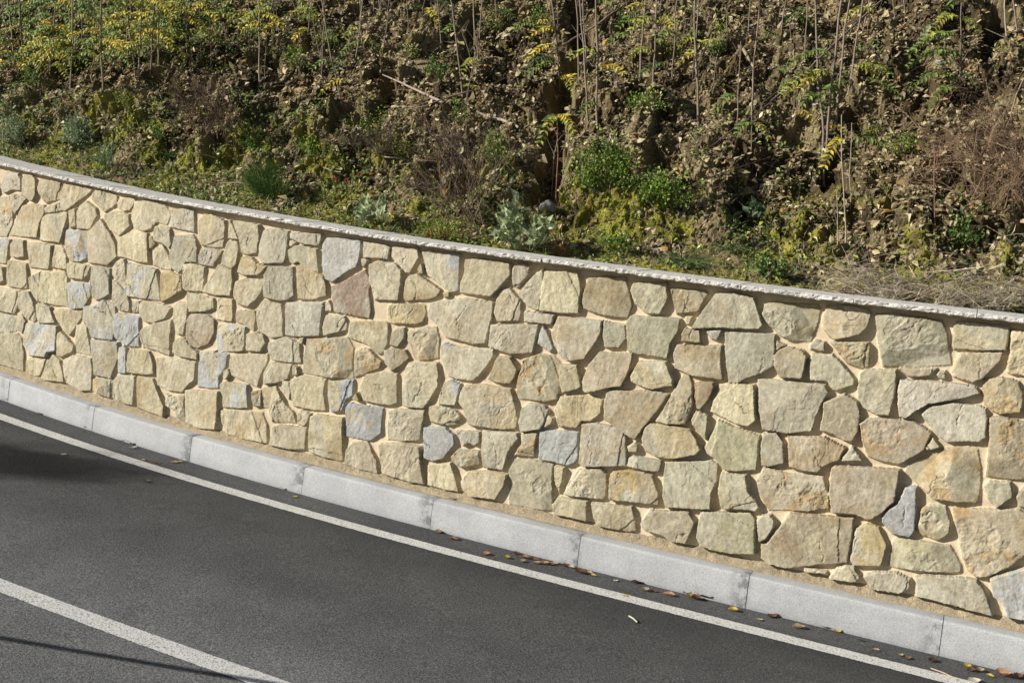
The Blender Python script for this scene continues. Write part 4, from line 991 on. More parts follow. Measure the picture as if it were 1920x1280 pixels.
# ------------------------------------------------------------------ saplings
def unproj(px, py, zc):
    r = np.array(f0) + np.array(cr_) * (px - 960) / FPX - np.array(cu_) * (py - 640) / FPX
    return np.array([0, 0, HC]) + r * zc
def depth(P): return float((np.asarray(P) - np.array([0, 0, HC])) @ np.array(f0))
ORD = lambda n: '%d%s' % (n, 'th' if 10 <= n % 100 <= 20 else {1: 'st', 2: 'nd', 3: 'rd'}.get(n % 10, 'th'))
GREEN, YEL, YG, DGR = (.18, .25, .055), (.62, .49, .07), (.36, .37, .07), (.09, .14, .04)
SAP = [  # base x, y, top x, y, thickness (photo pixels), bark 0 grey-brown 1 pale 2 reddish
 (28,138,12,-5,4,0),(36,150,2,15,2,0),(49,148,39,-5,3.5,0),(95,135,103,-5,2.5,0),(133,172,136,-5,2.5,1),(149,120,156,-5,2,0),(195,171,188,-5,4,0),(205,62,204,-5,1.5,0),(229,110,228,-5,1.5,0),(241,133,240,20,2.5,0),(252,150,236,-5,3,0),(259,152,270,-5,3,1),(280,142,291,-5,3,0),(297,125,293,-5,2.5,1),(396,125,392,-5,2,0),(447,86,450,-5,2,0),(469,100,467,-5,2,0),
 (488,155,481,-5,3,1),(497,150,502,20,1.5,0),(605,142,606,-5,2.5,0),(603,140,584,8,2,0),(644,212,603,-5,3.5,0),(646,200,653,115,1.5,2),(681,100,675,-5,2.5,0),(700,30,700,-5,2,0),(745,100,735,35,1.5,0),(764,60,760,-5,2,0),(810,30,809,-5,2,0),(868,182,843,-5,3.5,0),(875,190,897,60,2,0),(893,136,888,-5,2.5,1),(895,130,905,-5,2.5,0),(891,130,864,50,2,0),
 (1048,165,1030,-5,3.5,0),(1082,146,1075,-5,3.5,0),(1103,226,1090,-5,4,0),(1098,112,1094,-5,3,0),(1120,242,1118,-5,4.5,0),(1157,165,1157,88,1.5,0),(1198,155,1207,-5,4,0),(1222,178,1236,-5,3.5,0),(1260,146,1268,-5,2.5,0),(1275,105,1286,40,1.5,0),(1297,151,1310,-5,3,0),(1307,246,1302,-5,4.5,0),(1332,172,1352,80,2,0),(1404,60,1407,-5,2.5,0),(1380,242,1389,78,2.5,0),(1411,222,1429,-5,3.5,0),(1409,290,1410,190,2,0),(1033,362,1046,240,2,1),(1020,376,1003,282,2,0),(1043,432,1045,215,2.5,2),
 (1545,331,1527,-5,4.5,0),(1548,320,1577,-5,4.5,0),(1570,216,1591,-5,4,0),(1591,176,1618,-5,3.5,0),(1507,122,1516,-5,2.5,0),(1466,60,1475,-5,2,0),(1482,122,1484,30,1.5,0),(1488,246,1508,150,2,0),(1584,462,1578,215,3,1),(1572,466,1569,355,2,1),(1594,392,1597,230,2,1),(1625,62,1629,10,1.5,0),(1680,46,1677,-5,2.5,0),(1800,186,1802,80,2.5,0),(1805,196,1803,-5,2.5,0),(1887,72,1889,-5,3,1),(1904,82,1902,-5,3.5,0),(1755,422,1751,270,2,2)]
random.seed(5)
for q in range(46):
    x = random.uniform(5, 1900)
    if 830 < x < 900: continue
    y = random.uniform(15, 120 if x < 700 else 90); SAP.append((x, y, x + random.uniform(-14, 14), random.choice([-5, -5, y - random.uniform(30, 70)]), random.uniform(1.2, 2.4), random.choice([0, 0, 1])))
SAP.sort(key=lambda q: q[0])
LEAFLIST = [(1560,100,1468,115,0),(1558,128,1470,160,2),(1545,130,1525,148,1),(1600,105,1650,90,0),(1608,120,1682,132,0),(1612,118,1660,150,2),(1802,32,1745,52,2),(1803,28,1830,48,0),(1803,12,1785,24,0),(1802,45,1822,60,1),(1745,62,1660,84,0),(1718,92,1650,106,0),(1702,150,1640,156,0),(1722,152,1772,168,3),(1716,176,1742,192,0),(1600,180,1628,172,1),(1620,262,1672,272,0),(1548,225,1570,238,1),(1575,262,1560,300,1),(1602,150,1560,158,0),(1610,135,1662,135,2),
 (1036,60,1022,38,1),(1035,58,993,62,1),(1040,88,990,104,1),(1044,118,975,152,0),(1046,125,985,125,3),(1048,132,1068,152,1),(1050,148,1088,150,1),(1048,165,1000,190,0),(1046,175,1068,192,0),(1044,198,1012,228,3),(1045,215,1062,236,1),(1046,230,1020,262,2),(1045,228,1066,258,0),
 (678,42,655,58,0),(679,70,632,102,0),(680,60,663,68,2),(678,72,700,82,0),(680,102,650,135,0),(681,95,662,118,1),(604,60,640,70,0),(1198,40,1172,48,0),(1205,20,1180,15,1),(1222,42,1240,44,1),(1160,40,1185,50,2),(1236,20,1270,28,2),(868,50,835,55,0),(1158,60,1140,70,0),(1307,110,1290,118,1),(1310,60,1280,72,2),(1380,190,1340,205,0),(1411,235,1440,250,2),(1409,240,1385,250,0),(1260,60,1245,70,0),(1500,190,1468,150,0),(1488,205,1505,215,1)]
random.seed(21)
for q in range(270):
    x = random.uniform(-10, 640) * random.uniform(0.35, 1); y = random.uniform(-15, 128 - 0.13 * x); s_g = random.choice([-1, 1])
    LEAFLIST.append((x, y, x + s_g * random.uniform(22, 58), y + random.uniform(-4, 26), random.choice([1, 1, 2, 2, 0, 0, 0])))
for q in range(34):
    x = random.uniform(560, 1880); y = random.uniform(0, 210); s_g = random.choice([-1, 1])
    LEAFLIST.append((x, y, x + s_g * random.uniform(20, 55), y + random.uniform(-6, 22), random.choice([0, 0, 0, 2, 2, 1, 3])))
mine = {k: [] for k in range(len(SAP))}
for L in LEAFLIST:
    best = min(range(len(SAP)), key=lambda k: abs(SAP[k][2] + (SAP[k][0] - SAP[k][2]) * (L[1] - SAP[k][3]) / (SAP[k][1] - SAP[k][3] + 1e-6) - L[0]) + 3 * max(0, SAP[k][3] - L[1], L[1] - SAP[k][1]))
    mine[best].append(L)
def pinnate(mbf, mbs, A, Bp, kind, r):
    A, Bp = np.array(A), np.array(Bp); ln = np.linalg.norm(Bp - A)
    if ln < 0.02: return
    t = np.linspace(0, 1, 9)[:, None]; droop = np.array([0, 0, -1]) * 0.14 * ln
    P = A + (Bp - A) * t + droop * (t ** 2) * 1.0 + np.array([0, 0, 0.16]) * ln * np.sin(t * math.pi) 
    tube(mbs, P, np.linspace(0.0020, 0.0009, 9), (.25, .22, .08), 3)
    n = max(5, int(ln / 0.026)); u = np.linspace(0.14, 1.0, n); C_ = np.stack([np.interp(u, t[:, 0], P[:, k]) for k in range(3)], 1)
    d = (Bp - A) / ln; side = np.cross(d, [0, -0.75, 0.65]); side /= np.linalg.norm(side)
    for sg_ in (1, -1):
        T = side * sg_ * 0.8 + d * 0.35 + np.array([0, -0.1, -0.45]) + r.normal(0, 0.15, (n, 3)); T /= np.linalg.norm(T, axis=1)[:, None]
        Nn = np.array([0, -0.75, 0.65]) + r.normal(0, 0.25, (n, 3)); B = np.cross(Nn, T); B /= np.linalg.norm(B, axis=1)[:, None]; Nn = np.cross(T, B)
        l = 0.056 * (1 - 0.35 * np.abs(u - 0.45)) * r.uniform(0.8, 1.15, n) * min(1.0, 0.6 + ln * 1.6)
        cc = np.array([GREEN, YEL, YG, DGR][kind]) * r.uniform(0.7, 1.3, (n, 1)); cc = cc * (1 + r.normal(0, 0.08, (n, 3)))
        leaves(mbf, C_, T, B, Nn, l, l * 0.42, cc.clip(0.01, 0.8), 0.12, 0.12)
BARK = [(.25, .195, .15), (.38, .32, .23), (.32, .16, .12)]
HUE = ['grey brown', 'pale straw coloured', 'reddish']
for k, (bx, by, tx, ty, th, bk) in enumerate(SAP):
    r = np.random.default_rng(900 + k)
    p0 = hill_pt(bx, by); z0 = depth(p0); p1 = unproj(tx, ty, z0 - 0.05)
    if ty < 0: p1 = p0 + (p1 - p0) * 1.0 + (p1 - p0) / (np.linalg.norm(p1 - p0)) * r.uniform(0.5, 1.0)
    rad = th * z0 / FPX / 2 * 0.9
    L = np.linalg.norm(p1 - p0); n = max(6, int(L / 0.11)); t = np.linspace(-0.03, 1, n)
    wob = np.stack([np.cumsum(r.normal(0, 0.0065, n)), np.cumsum(r.normal(0, 0.005, n)), 0 * t], 1); wob -= wob[0] + (wob[-1] - wob[0]) * np.linspace(0, 1, n)[:, None]
    P = p0 + (p1 - p0) * t[:, None] + wob
    root = empty('sapling', tuple(p0))
    lean = 'upright' if abs(tx - bx) < 6 else ('leaning left' if tx < bx else 'leaning right')
    size = 'thin' if th < 2.3 else ('slim' if th < 3.3 else 'stout')
    lf = mine[k]
    dress = 'bare' if not lf else ('with green and yellow leaves' if len({q[4] for q in lf}) > 1 else 'with a few feathery leaves')
    tag(root, '%s %s sapling %s, %s stem from the left' % (size, lean, dress, ORD(k + 1)), 'sapling', 'young saplings growing on the bank')
    ms = MB(); tube(ms, P, rad * np.linspace(1.15, 0.7, n) * (1 + 0.12 * r.normal(size=n).clip(-1, 1)), BARK[bk], 6)
    for q in range(int(r.integers(1, 5))):
        i = int(r.integers(n // 3, n - 1)); d = np.array([r.choice([-1, 1]) * r.uniform(.3, .8), r.normal(0, .3), 1.0]); d /= np.linalg.norm(d); l = r.uniform(0.06, 0.22)
        tube(ms, [P[i], P[i] + d * l * .5 + np.array([0, 0, .008]), P[i] + d * l], np.array([.45, .35, .2]) * rad, BARK[bk], 4)
    if lf:
        mf = MB()
        for (ax, ay, ex, ey, kd) in lf:
            f = np.clip((by - ay) / (by - ty + 1e-6), 0.05, 1.3); A = p0 + (p1 - p0) * min(f * (np.linalg.norm(unproj(tx, ty, z0 - .05) - p0) / L), 1)
            i = np.argmin(np.linalg.norm(P - A, axis=1)); A = P[i]
            ux, uy, _ = proj(A)
            gap = min(max(abs(ex - ux), 30), 95) * (1 if ex > ux else -1)
            E_ = unproj(ux + gap, ey + (uy - ay) * 0.5, z0 - 0.05 - r.uniform(0.0, 0.16))
            pinnate(mf, ms, A, E_, kd, r)
        mf.build('foliage', M_LEAF, root)
    ms.build('stem', M_BARK, root, smooth=True)

# ------------------------------------------------------------------ shrubs, rosettes and tufts
def plant(name, label, cat, cx, by, wpx, hpx, n, ln, cols, stemcol, twiggy=0, aspect=0.5, curl=0.2, stem_r=0.0016, droop=0.0, group=None, fill=1.0, seed=0, up=0.5):
    r = np.random.default_rng(4000 + seed + int(cx))
    p0 = hill_pt(cx, by); zc = depth(p0); k = zc / FPX
    root = empty(name, tuple(p0)); tag(root, label, cat, group)
    R, Hh_ = wpx * k / 2, hpx * k
    right = np.array([np.cos(0.5), -np.sin(0.5), 0]); upv = np.array([0, 0.35, 0.94]); out = np.array([-0.3, -0.85, 0.45])
    ms, mf = MB(), MB()
    nst = max(6, int(n * (0.10 if not twiggy else 0))) if not twiggy else twiggy
    ends = []
    if twiggy:
        # woody plants fork three times and end in crooked fine twigs
        sc0 = np.array(stemcol)
        for q in range(max(8, twiggy // 22)):
            a = r.uniform(0, 2 * math.pi); rr = math.sqrt(r.random())
            b = p0 + right * R * 0.7 * rr * math.cos(a) + out * 0.01 + upv * Hh_ * r.uniform(0, 0.45)
            dd = right * r.normal(0, 0.55) + upv * r.uniform(0.3, 1.0) + out * r.uniform(0.0, 0.7); dd /= np.linalg.norm(dd)
            l = Hh_ * r.uniform(0.35, 0.75); m = b + dd * l * 0.5 + r.normal(0, 0.02, 3); e = b + dd * l + r.normal(0, 0.03, 3) - np.array([0, 0, droop * 0.6])
            tube(ms, [b, m, e], [stem_r * 2.6, stem_r * 1.9, stem_r], sc0 * r.uniform(0.9, 1.7), 4); ends.append((b, m, e))
            for w_ in range(6):
                t = r.uniform(0.25, 1); p = b + (e - b) * t; d2_ = dd + r.normal(0, 0.6, 3) - np.array([0, 0, droop * 4]); l2 = l * r.uniform(0.3, 0.6); m2 = p + d2_ * l2 * 0.5 + r.normal(0, 0.012, 3); e2 = p + d2_ * l2 + r.normal(0, 0.02, 3) - np.array([0, 0, droop * 0.5])
                tube(ms, [p, m2, e2], [stem_r * 1.2, stem_r * 0.9, stem_r * 0.5], sc0 * r.uniform(0.7, 1.5), 3); ends.append((p, m2, e2))
                for x_ in range(7):
                    t = r.uniform(0.2, 1); p3 = p + (e2 - p) * t; d3 = d2_ * 0.6 + r.normal(0, 0.75, 3) - np.array([0, 0, droop * 6]); d3 /= np.linalg.norm(d3); l3 = r.gamma(4, 0.018)
                    tube(ms, [p3, p3 + d3 * l3 * .5 + r.normal(0, .008, 3), p3 + d3 * l3 + r.normal(0, .008, 3)], [stem_r * 0.6, stem_r * .5, stem_r * 0.3], sc0 * r.uniform(0.6, 1.5), 3)
    for q in range(0 if twiggy else nst):
        a = r.uniform(0, 2 * math.pi); rr = math.sqrt(r.random()); v = r.random() ** 0.8
        e = p0 + right * R * rr * math.cos(a) + upv * Hh_ * v * math.sqrt(1 - 0.85 * (rr * math.cos(a)) ** 2) + out * (0.12 + 0.55 * R) * rr * abs(math.sin(a)) * 0.8 + out * 0.02
        b = p0 + right * R * 0.4 * rr * math.cos(a) + out * 0.01
        m = (b + e) / 2 + upv * Hh_ * 0.12 + r.normal(0, 0.02, 3)
        tube(ms, [b, m, e], [stem_r * 1.3, stem_r, stem_r * 0.5], np.array(stemcol) * r.uniform(0.65, 1.3), 3)
        ends.append((b, m, e))
    if n:
        ee = np.array(ends); q = r.integers(0, len(ee), n); t = r.uniform(0.25, 1.0, (n, 1)) ** 0.7
        P0 = ee[q, 0] + (ee[q, 2] - ee[q, 0]) * t + (ee[q, 1] - (ee[q, 0] + ee[q, 2]) / 2) * 2 * t * (1 - t) + r.normal(0, 0.024 if ln < 0.03 else 0.012, (n, 3))
        T = (ee[q, 2] - ee[q, 0]); T = T / (np.linalg.norm(T, axis=1)[:, None] + 1e-6) * up + r.normal(0, 0.6, (n, 3)) + out * 0.3; T /= np.linalg.norm(T, axis=1)[:, None]
        Nn = np.array([-0.2, -0.5, 0.8]) + r.normal(0, 0.45, (n, 3)); B = np.cross(Nn, T); B /= np.linalg.norm(B, axis=1)[:, None]; Nn = np.cross(T, B)
        l = ln * r.uniform(0.6, 1.25, n)
        leaves(mf, P0, T, B, Nn, l, l * aspect, palette(cols, n, r, 0.2), 0.15, curl)
        mf.build('foliage', M_LEAF, root)
    ms.build('stems', M_BARK, root)
    return root
BR = (.115, .075, .05); SAGE = [(.22, .29, .16), (.31, .38, .22), (.12, .17, .08), (.38, .44, .29)]
LF = [(.16, .26, .035), (.22, .34, .055), (.09, .15, .025), (.30, .38, .07)]
plant('dry_shrub', 'dense dark brown leafless shrub low on the left half of the bank', 'shrub', 372, 262, 190, 105, 500, 0.014, [(.14, .09, .06), (.20, .13, .08)], BR, 620, 0.5, stem_r=0.0014)
plant('dry_shrub', 'tall tangled dark brown shrub behind the coping right of the pale silvery rosette', 'shrub', 875, 430, 165, 200, 700, 0.014, [(.13, .09, .06), (.17, .12, .08), (.10, .12, .05)], (.135, .095, .068), 650, 0.5, stem_r=0.0014)
plant('dry_shrub', 'large reddish brown drooping dry shrub cut by the right edge of the photo', 'shrub', 1895, 400, 250, 250, 900, 0.02, [(.17, .11, .065), (.22, .15, .09)], (.19, .125, .08), 1100, 0.25, stem_r=0.0014, droop=0.10)
plant('dry_shrub', 'small dusky brown shrub just above the pale fallen stick', 'shrub', 700, 305, 150, 75, 500, 0.016, [(.12, .10, .06), (.15, .16, .06)], (.13, .09, .065), 260, 0.5)
HEAP = [plant('dead_twig_heap', 'wide heap of pale grey dead twigs behind the coping at the right', 'twig heap', 1700, 583, 260, 62, 260, 0.022, [(.26, .27, .12), (.36, .32, .20)], (.40, .35, .27), 160, 0.3, stem_r=0.0013)]
HEAP.append(plant('dead_twig_heap', 'low heap of pale dead twigs reaching the right edge behind the coping', 'twig heap', 1860, 588, 130, 45, 120, 0.022, [(.26, .27, .12), (.36, .32, .20)], (.38, .33, .25), 90, 0.3, stem_r=0.0013))
plant('sage_bush', 'rounded silvery green sage bush on the left side of the bank', 'bush', 152, 285, 82, 66, 1500, 0.032, SAGE, (.2, .2, .12), 0, 0.33)
plant('sage_bush', 'sparse silvery green bush at the far left edge of the bank', 'bush', 32, 275, 80, 62, 900, 0.030, SAGE, (.2, .2, .12), 0, 0.33)
plant('herb_tuft', 'upright blue green narrow leaved herb behind the coping near the left end', 'herb', 205, 322, 60, 60, 160, 0.05, [(.12, .20, .10), (.19, .27, .15)], (.12, .17, .06), 0, 0.16)
plant('herb_tuft', 'dark blue green feathery herb on the far left above the sage bushes', 'herb', 14, 240, 50, 70, 160, 0.04, [(.09, .15, .07), (.14, .20, .10)], (.12, .17, .06), 0, 0.16)
plant('herb_tuft', 'small green herb between the two sage bushes', 'herb', 118, 215, 26, 40, 60, 0.035, [(.09, .15, .05), (.14, .22, .07)], (.12, .17, .06), 0, 0.2)
plant('fennel_clump', 'wide feathery bright green clump behind the coping left of the orange red sprig', 'herb', 508, 372, 165, 62, 3400, 0.022, [(.08, .16, .03), (.13, .22, .05), (.05, .10, .02)], (.10, .16, .04), 0, 0.09)
plant('leafy_weed', 'yellow green leafy weed below the dark brown shrub at left', 'weed', 478, 292, 55, 62, 260, 0.024, LF, (.12, .16, .05), 0, 0.6)
plant('leafy_weed', 'large patch of round leaved green weed right of the deep gully', 'weed', 1135, 362, 160, 108, 1150, 0.021, LF, (.12, .16, .05), 0, 0.8)
plant('leafy_weed', 'green weed patch stretching right of the large round leaved patch', 'weed', 1245, 388, 120, 62, 800, 0.022, LF, (.12, .16, .05), 0, 0.8)
plant('leafy_weed', 'bright green weed at the lower end of the fallen branch', 'weed', 932, 312, 72, 70, 420, 0.021, LF, (.12, .16, .05), 0, 0.7)
plant('leafy_weed', 'small light green weed beside the middle of the fallen branch', 'weed', 866, 232, 42, 36, 110, 0.022, [(.20, .28, .06), (.15, .22, .04)], (.12, .16, .05), 0, 0.7)
plant('leafy_weed', 'compact bright green bush low on the bank at the right', 'bush', 1797, 468, 72, 66, 520, 0.026, [(.15, .24, .06), (.22, .30, .09), (.09, .15, .03)], (.12, .16, .05), 0, 0.4)
plant('leafy_weed', 'green weed with reddish stems growing against the coping left of the big silvery rosette', 'weed', 822, 452, 105, 48, 420, 0.022, LF, (.25, .08, .06), 0, 0.45)
plant('leafy_weed', 'green and yellow seedling bush below the saplings at upper left', 'bush', 322, 84, 62, 46, 200, 0.04, [GREEN, YG, YEL, DGR], (.12, .16, .05), 0, 0.35)
plant('leafy_weed', 'low green weed on the mossy shelf left of the feathery clump', 'weed', 300, 262, 60, 40, 160, 0.024, LF, (.12, .16, .05), 0, 0.5)
plant('leafy_weed', 'scattered small green weed below the hollow in the middle of the bank', 'weed', 705, 262, 90, 50, 170, 0.022, LF, (.12, .16, .05), 0, 0.6)
plant('leafy_weed', 'reddish stemmed sprawling weed behind the coping right of the big silvery rosette', 'weed', 1050, 478, 60, 50, 90, 0.024, [(.16, .20, .10), (.34, .08, .09)], (.36, .07, .08), 0, 0.4)
for k, (x, y, w_, h_, nm) in enumerate(((770, 112, 40, 30, 'above the pale dead branch'), (935, 60, 50, 34, 'left of the deep gully near the top'), (1185, 62, 60, 34, 'between the tall bare saplings at upper centre'), (1008, 60, 50, 60, 'with yellowing leaves left of the gully head'), (1262, 108, 46, 30, 'right of centre among bare saplings'), (1340, 105, 46, 28, 'near the knobbly branch'), (1215, 212, 90, 34, 'above the round leaved patch'), (1350, 80, 40, 26, 'at the foot of a leaning sapling at upper right'), (1500, 60, 60, 30, 'above the leafy saplings'), (1690, 290, 60, 30, 'left of the drooping shrub'), (1640, 270, 60, 34, 'below the big leafy saplings'), (820, 150, 60, 30, 'beside the dark leaning sapling'), (560, 130, 70, 34, 'right of the yellow green thicket'), (620, 90, 60, 30, 'at the right end of the thicket'), (1450, 520, 90, 30, 'on the moss behind the coping at right'), (1150, 470, 90, 30, 'on the moss behind the coping right of centre'), (240, 205, 60, 34, 'under the stout sapling at left'), (60, 165, 60, 40, 'at the foot of the leftmost saplings'), (590, 300, 90, 40, 'between the brown shrubs'), (760, 300, 80, 40, 'left of the tall tangled shrub'))):
    plant('leafy_weed', 'low green weed ' + nm, 'weed', x, y, w_, h_, int(w_ * 3.2), 0.022 + 0.006 * (k % 3), [LF, [(.20, .27, .06), (.40, .36, .06), (.14, .19, .05)], [(.10, .17, .04), (.17, .25, .07)]][k % 3], (.15, .16, .06), 0, [.7, .4, .5][k % 3], group='low weeds on the bank')
for (x, y, w_, h_, n, l, sd, lab) in ((982, 474, 140, 78, 260, 0.080, 0, 'big silvery green woolly leaved rosette against the back of the coping'), (710, 424, 82, 52, 130, 0.068, 0, 'smaller silvery green woolly rosette behind the coping left of centre'), (1728, 92, 80, 48, 60, 0.065, 0, 'silvery woolly rosette high on the bank near the upper right'), (1420, 418, 70, 26, 40, 0.07, 1, 'flat dark green rosette above the grass tuft on the right half')):
    plant('mullein', lab, 'rosette', x, y, w_, h_, n, l, [(.38, .43, .24), (.48, .53, .33), (.25, .30, .15)] if not sd else [(.10, .15, .07), (.16, .22, .12)], (.2, .22, .12), 0, 0.52, 0.35, up=0.9)
def tuft(label, cx, by, spread, n, ln, cols):
    r = np.random.default_rng(int(cx) + 77); p0 = hill_pt(cx, by); o = empty('grass_tuft', tuple(p0)); tag(o, label, 'grass tuft', 'grass tufts behind the coping')
    mb = MB()
    for q in range(n):
        d = np.array([r.normal(0, 0.75), -0.25 + r.normal(0, 0.35), r.uniform(0.5, 1.1)]); d /= np.linalg.norm(d); l = ln * r.uniform(0.5, 1.2)
        b = p0 + np.array([r.normal(0, spread), r.normal(0, spread * .5), 0]); t = np.linspace(0, 1, 6)[:, None]
        P = b + d * l * t + np.array([0, -0.05, -0.55]) * l * t ** 2.2; sd_ = np.cross(d, [0.1, -1, 0.2]); sd_ /= np.linalg.norm(sd_); wv = 0.0035 * (1 - t ** 2 * 0.95)
        V = np.concatenate([P - sd_ * wv, P + sd_ * wv]); F = [(i, i + 1, i + 7, i + 6) for i in range(5)]
        mb.add(V, np.array(F), np.array(cols[r.integers(0, len(cols))]) * r.uniform(0.8, 1.2))
    mb.build('blades', M_LEAF, o)
GC = [(.14, .21, .06), (.20, .27, .10), (.30, .33, .16), (.09, .14, .05)]
tuft('wide arching grass tuft behind the coping right of centre', 1290, 500, 0.05, 110, 0.26, GC)
tuft('grass tuft with thin blades on the left above the coping', 322, 296, 0.04, 60, 0.16, GC)
tuft('small grass tuft in front of the feathery green clump', 500, 372, 0.03, 45, 0.14, GC)
tuft('grass tuft with wide blades near the left end of the coping', 190, 305, 0.02, 30, 0.17, GC)
tuft('tiny grass tuft beside the orange red sprig', 683, 385, 0.02, 32, 0.16, GC)
tuft('low pale grass tuft behind the coping under the dark rosette', 1375, 470, 0.05, 50, 0.13, GC)
def stalks(parent, cx, by, wpx, hpx, n):
    r = np.random.default_rng(int(cx)); mb = MB()
    for q in range(n):
        p = hill_pt(cx + r.uniform(-.5, .5) * wpx, by - abs(r.normal(0, .42)) * hpx) + np.array([0, -0.01, r.uniform(0.0, 0.07)])
        d = np.array([r.choice([-1, 1]), r.normal(0, .35), r.normal(-0.1, .38)]); d /= np.linalg.norm(d); l = r.uniform(0.1, 0.5); b = r.normal(0, 0.035, 3)
        t = np.linspace(-.5, .5, 6)[:, None]; P = p + d * l * t + b * (1 - 4 * t ** 2) + np.array([0, 0, .03])
        tube(mb, P, np.linspace(1, .5, 6) * r.uniform(0.0010, 0.0024), np.array([(.56, .49, .36), (.42, .35, .26), (.30, .23, .18)][r.integers(0, 3)]) * r.uniform(.8, 1.15), 3)
    mb.build('dry_stalks', M_BARK, parent)
stalks(HEAP[0], 1690, 580, 260, 62, 210)
stalks(HEAP[1], 1860, 590, 130, 40, 90)
# a red-leaved sprig and a yellow-flowered stalk
o = empty('red_leaved_sprig', tuple(hill_pt(652, 358))); tag(o, 'low sprig with three orange red leaf fans beside the feathery green clump', 'sprig')
mf, ms = MB(), MB(); r = np.random.default_rng(31)
for (x, y) in ((627, 343), (650, 346), (674, 336)):
    c0 = hill_pt(x, y) + np.array([0, -0.03, 0.03]); tube(ms, [hill_pt(652, 358), c0], 0.0015, (.3, .1, .06), 3); n = 9
    T = np.stack([np.cos(np.arange(n) * .7), -0.5 + 0 * np.arange(n), np.sin(np.arange(n) * .7)], 1); T /= np.linalg.norm(T, axis=1)[:, None]; Nn = np.tile([0, -.8, .5], (n, 1)); B = np.cross(Nn, T); B /= np.linalg.norm(B, axis=1)[:, None]
    leaves(mf, np.tile(c0, (n, 1)), T, B, np.cross(T, B), np.full(n, .032), np.full(n, .012), (.42, .17, .09))
mf.build('leaves', M_LEAF, o); ms.build('stems', M_BARK, o)
o = empty('yellow_flower_stalk', tuple(hill_pt(815, 405))); tag(o, 'green stalk with two small yellow flowers in front of the tall brown shrub', 'flower')
mf, ms, mg = MB(), MB(), MB(); b0 = hill_pt(815, 405)
for (x, y) in ((811, 331), (831, 328)):
    e = unproj(x, y, depth(b0) - 0.16); tube(ms, [b0, (b0 + e) / 2 + np.array([.01, -.05, .03]), e], 0.0018, (.2, .24, .08), 4); n = 8; a = np.arange(n) * 2 * math.pi / n
    T = np.stack([np.cos(a), 0 * a - .3, np.sin(a)], 1); T /= np.linalg.norm(T, axis=1)[:, None]; Nn = np.tile([0, -1., .2], (n, 1)); B = np.cross(Nn, T); B /= np.linalg.norm(B, axis=1)[:, None]
    mf = MB(); leaves(mf, np.tile(e, (n, 1)), T, B, np.cross(T, B), np.full(n, .017), np.full(n, .009), (.80, .60, .03)); mf.build('flower', M_LEAF, o)
n = 26; P0 = b0 + (unproj(816, 345, depth(b0) - .16) - b0) * r.random((n, 1)); T = r.normal(size=(n, 3)); T /= np.linalg.norm(T, axis=1)[:, None]; Nn = r.normal(size=(n, 3)); B = np.cross(Nn, T); B /= np.linalg.norm(B, axis=1)[:, None]
leaves(mg, P0, T, B, np.cross(T, B), r.uniform(.03, .07, n), np.full(n, .009), (.20, .24, .07))
ms.build('stem', M_BARK, o); mg.build('leaves', M_LEAF, o)

# ------------------------------------------------------------------ fallen branches and stones on the bank
def branch(label, pts, th, col, lift=0.04):
    r = np.random.default_rng(int(pts[0][0])); P = []
    for q in range(len(pts)):
        p = hill_pt(*pts[q]); P.append(p + np.array([0, -lift, lift * 0.6]))
    P = np.array(P); m = len(P); t = np.linspace(0, m - 1, 5 * m); Q = np.stack([np.interp(t, np.arange(m), P[:, k]) for k in range(3)], 1)
    zc = [depth(q) for q in P]; 
    Q[:, 1] = np.convolve(np.pad(Q[:, 1], 3, 'edge'), np.ones(7) / 7, 'valid'); Q = Q + np.cumsum(r.normal(0, 0.0012, Q.shape), 0)
    rad = np.interp(t, np.arange(m), np.array(th) * np.array(zc) / FPX / 2)
    mb = MB(); tube(mb, Q - Q[0] + Q[0], rad, col, 7)
    o = mb.build('fallen_branch', M_BARK, smooth=True, origin=Q[0]); tag(o, label, 'branch')
PALE = (.36, .29, .235); DK = (.20, .155, .12)
branch('pale pinkish dead branch lying diagonally across the middle of the bank', [(722, 148), (745, 158), (790, 178), (832, 197), (862, 208)], [2, 3.5, 5, 5.5, 3], PALE)
branch('lower pale end of a broken branch above the round leaved weed', [(893, 216), (915, 228), (940, 236), (968, 246)], [4, 5, 6, 5], (.40, .33, .26))
branch('thin dark stick crossing over the pale dead branch', [(760, 217), (800, 210), (850, 192), (900, 178), (948, 160)], [1.5, 2.5, 3, 2.5, 1.5], DK, 0.07)
branch('long grey stick leaning across the saplings at upper centre', [(1027, 117), (1070, 92), (1120, 58), (1165, 26), (1192, 12)], [2, 3.5, 4, 4, 2], DK, 0.10)
branch('short knobbly light brown branch high on the right half of the bank', [(1391, 98), (1402, 118), (1410, 134), (1424, 150)], [7, 6, 5.5, 4], (.34, .27, .18), 0.03)
branch('long dark stick rising to the right between the leafy saplings', [(1440, 205), (1500, 155), (1560, 98), (1610, 48), (1640, 22)], [2.5, 4, 5, 4.5, 3], DK, 0.10)
branch('thin dark bramble cane arching over the lower right bank', [(1280, 300), (1330, 288), (1380, 250), (1440, 205)], [1.5, 2, 2.2, 2.2], (.16, .11, .09), 0.08)
branch('thin dark cane slanting up to the right above the mossy shelf', [(1282, 362), (1340, 340), (1400, 318), (1440, 300)], [1.5, 2, 2, 1.5], (.14, .10, .08), 0.06)
branch('short straight pale stick lying above the orange red sprig', [(702, 297), (725, 299), (752, 303)], [3, 3, 3], (.55, .47, .36))
branch('short pale stick beside the feathery green clump', [(605, 320), (622, 325), (640, 328)], [2.2, 2.2, 2], (.45, .38, .30))
branch('curved dry stalk arching above the coping at far left', [(395, 358), (420, 352), (455, 351), (490, 362)], [1.6, 1.8, 1.8, 1.4], (.38, .30, .22), 0.06)
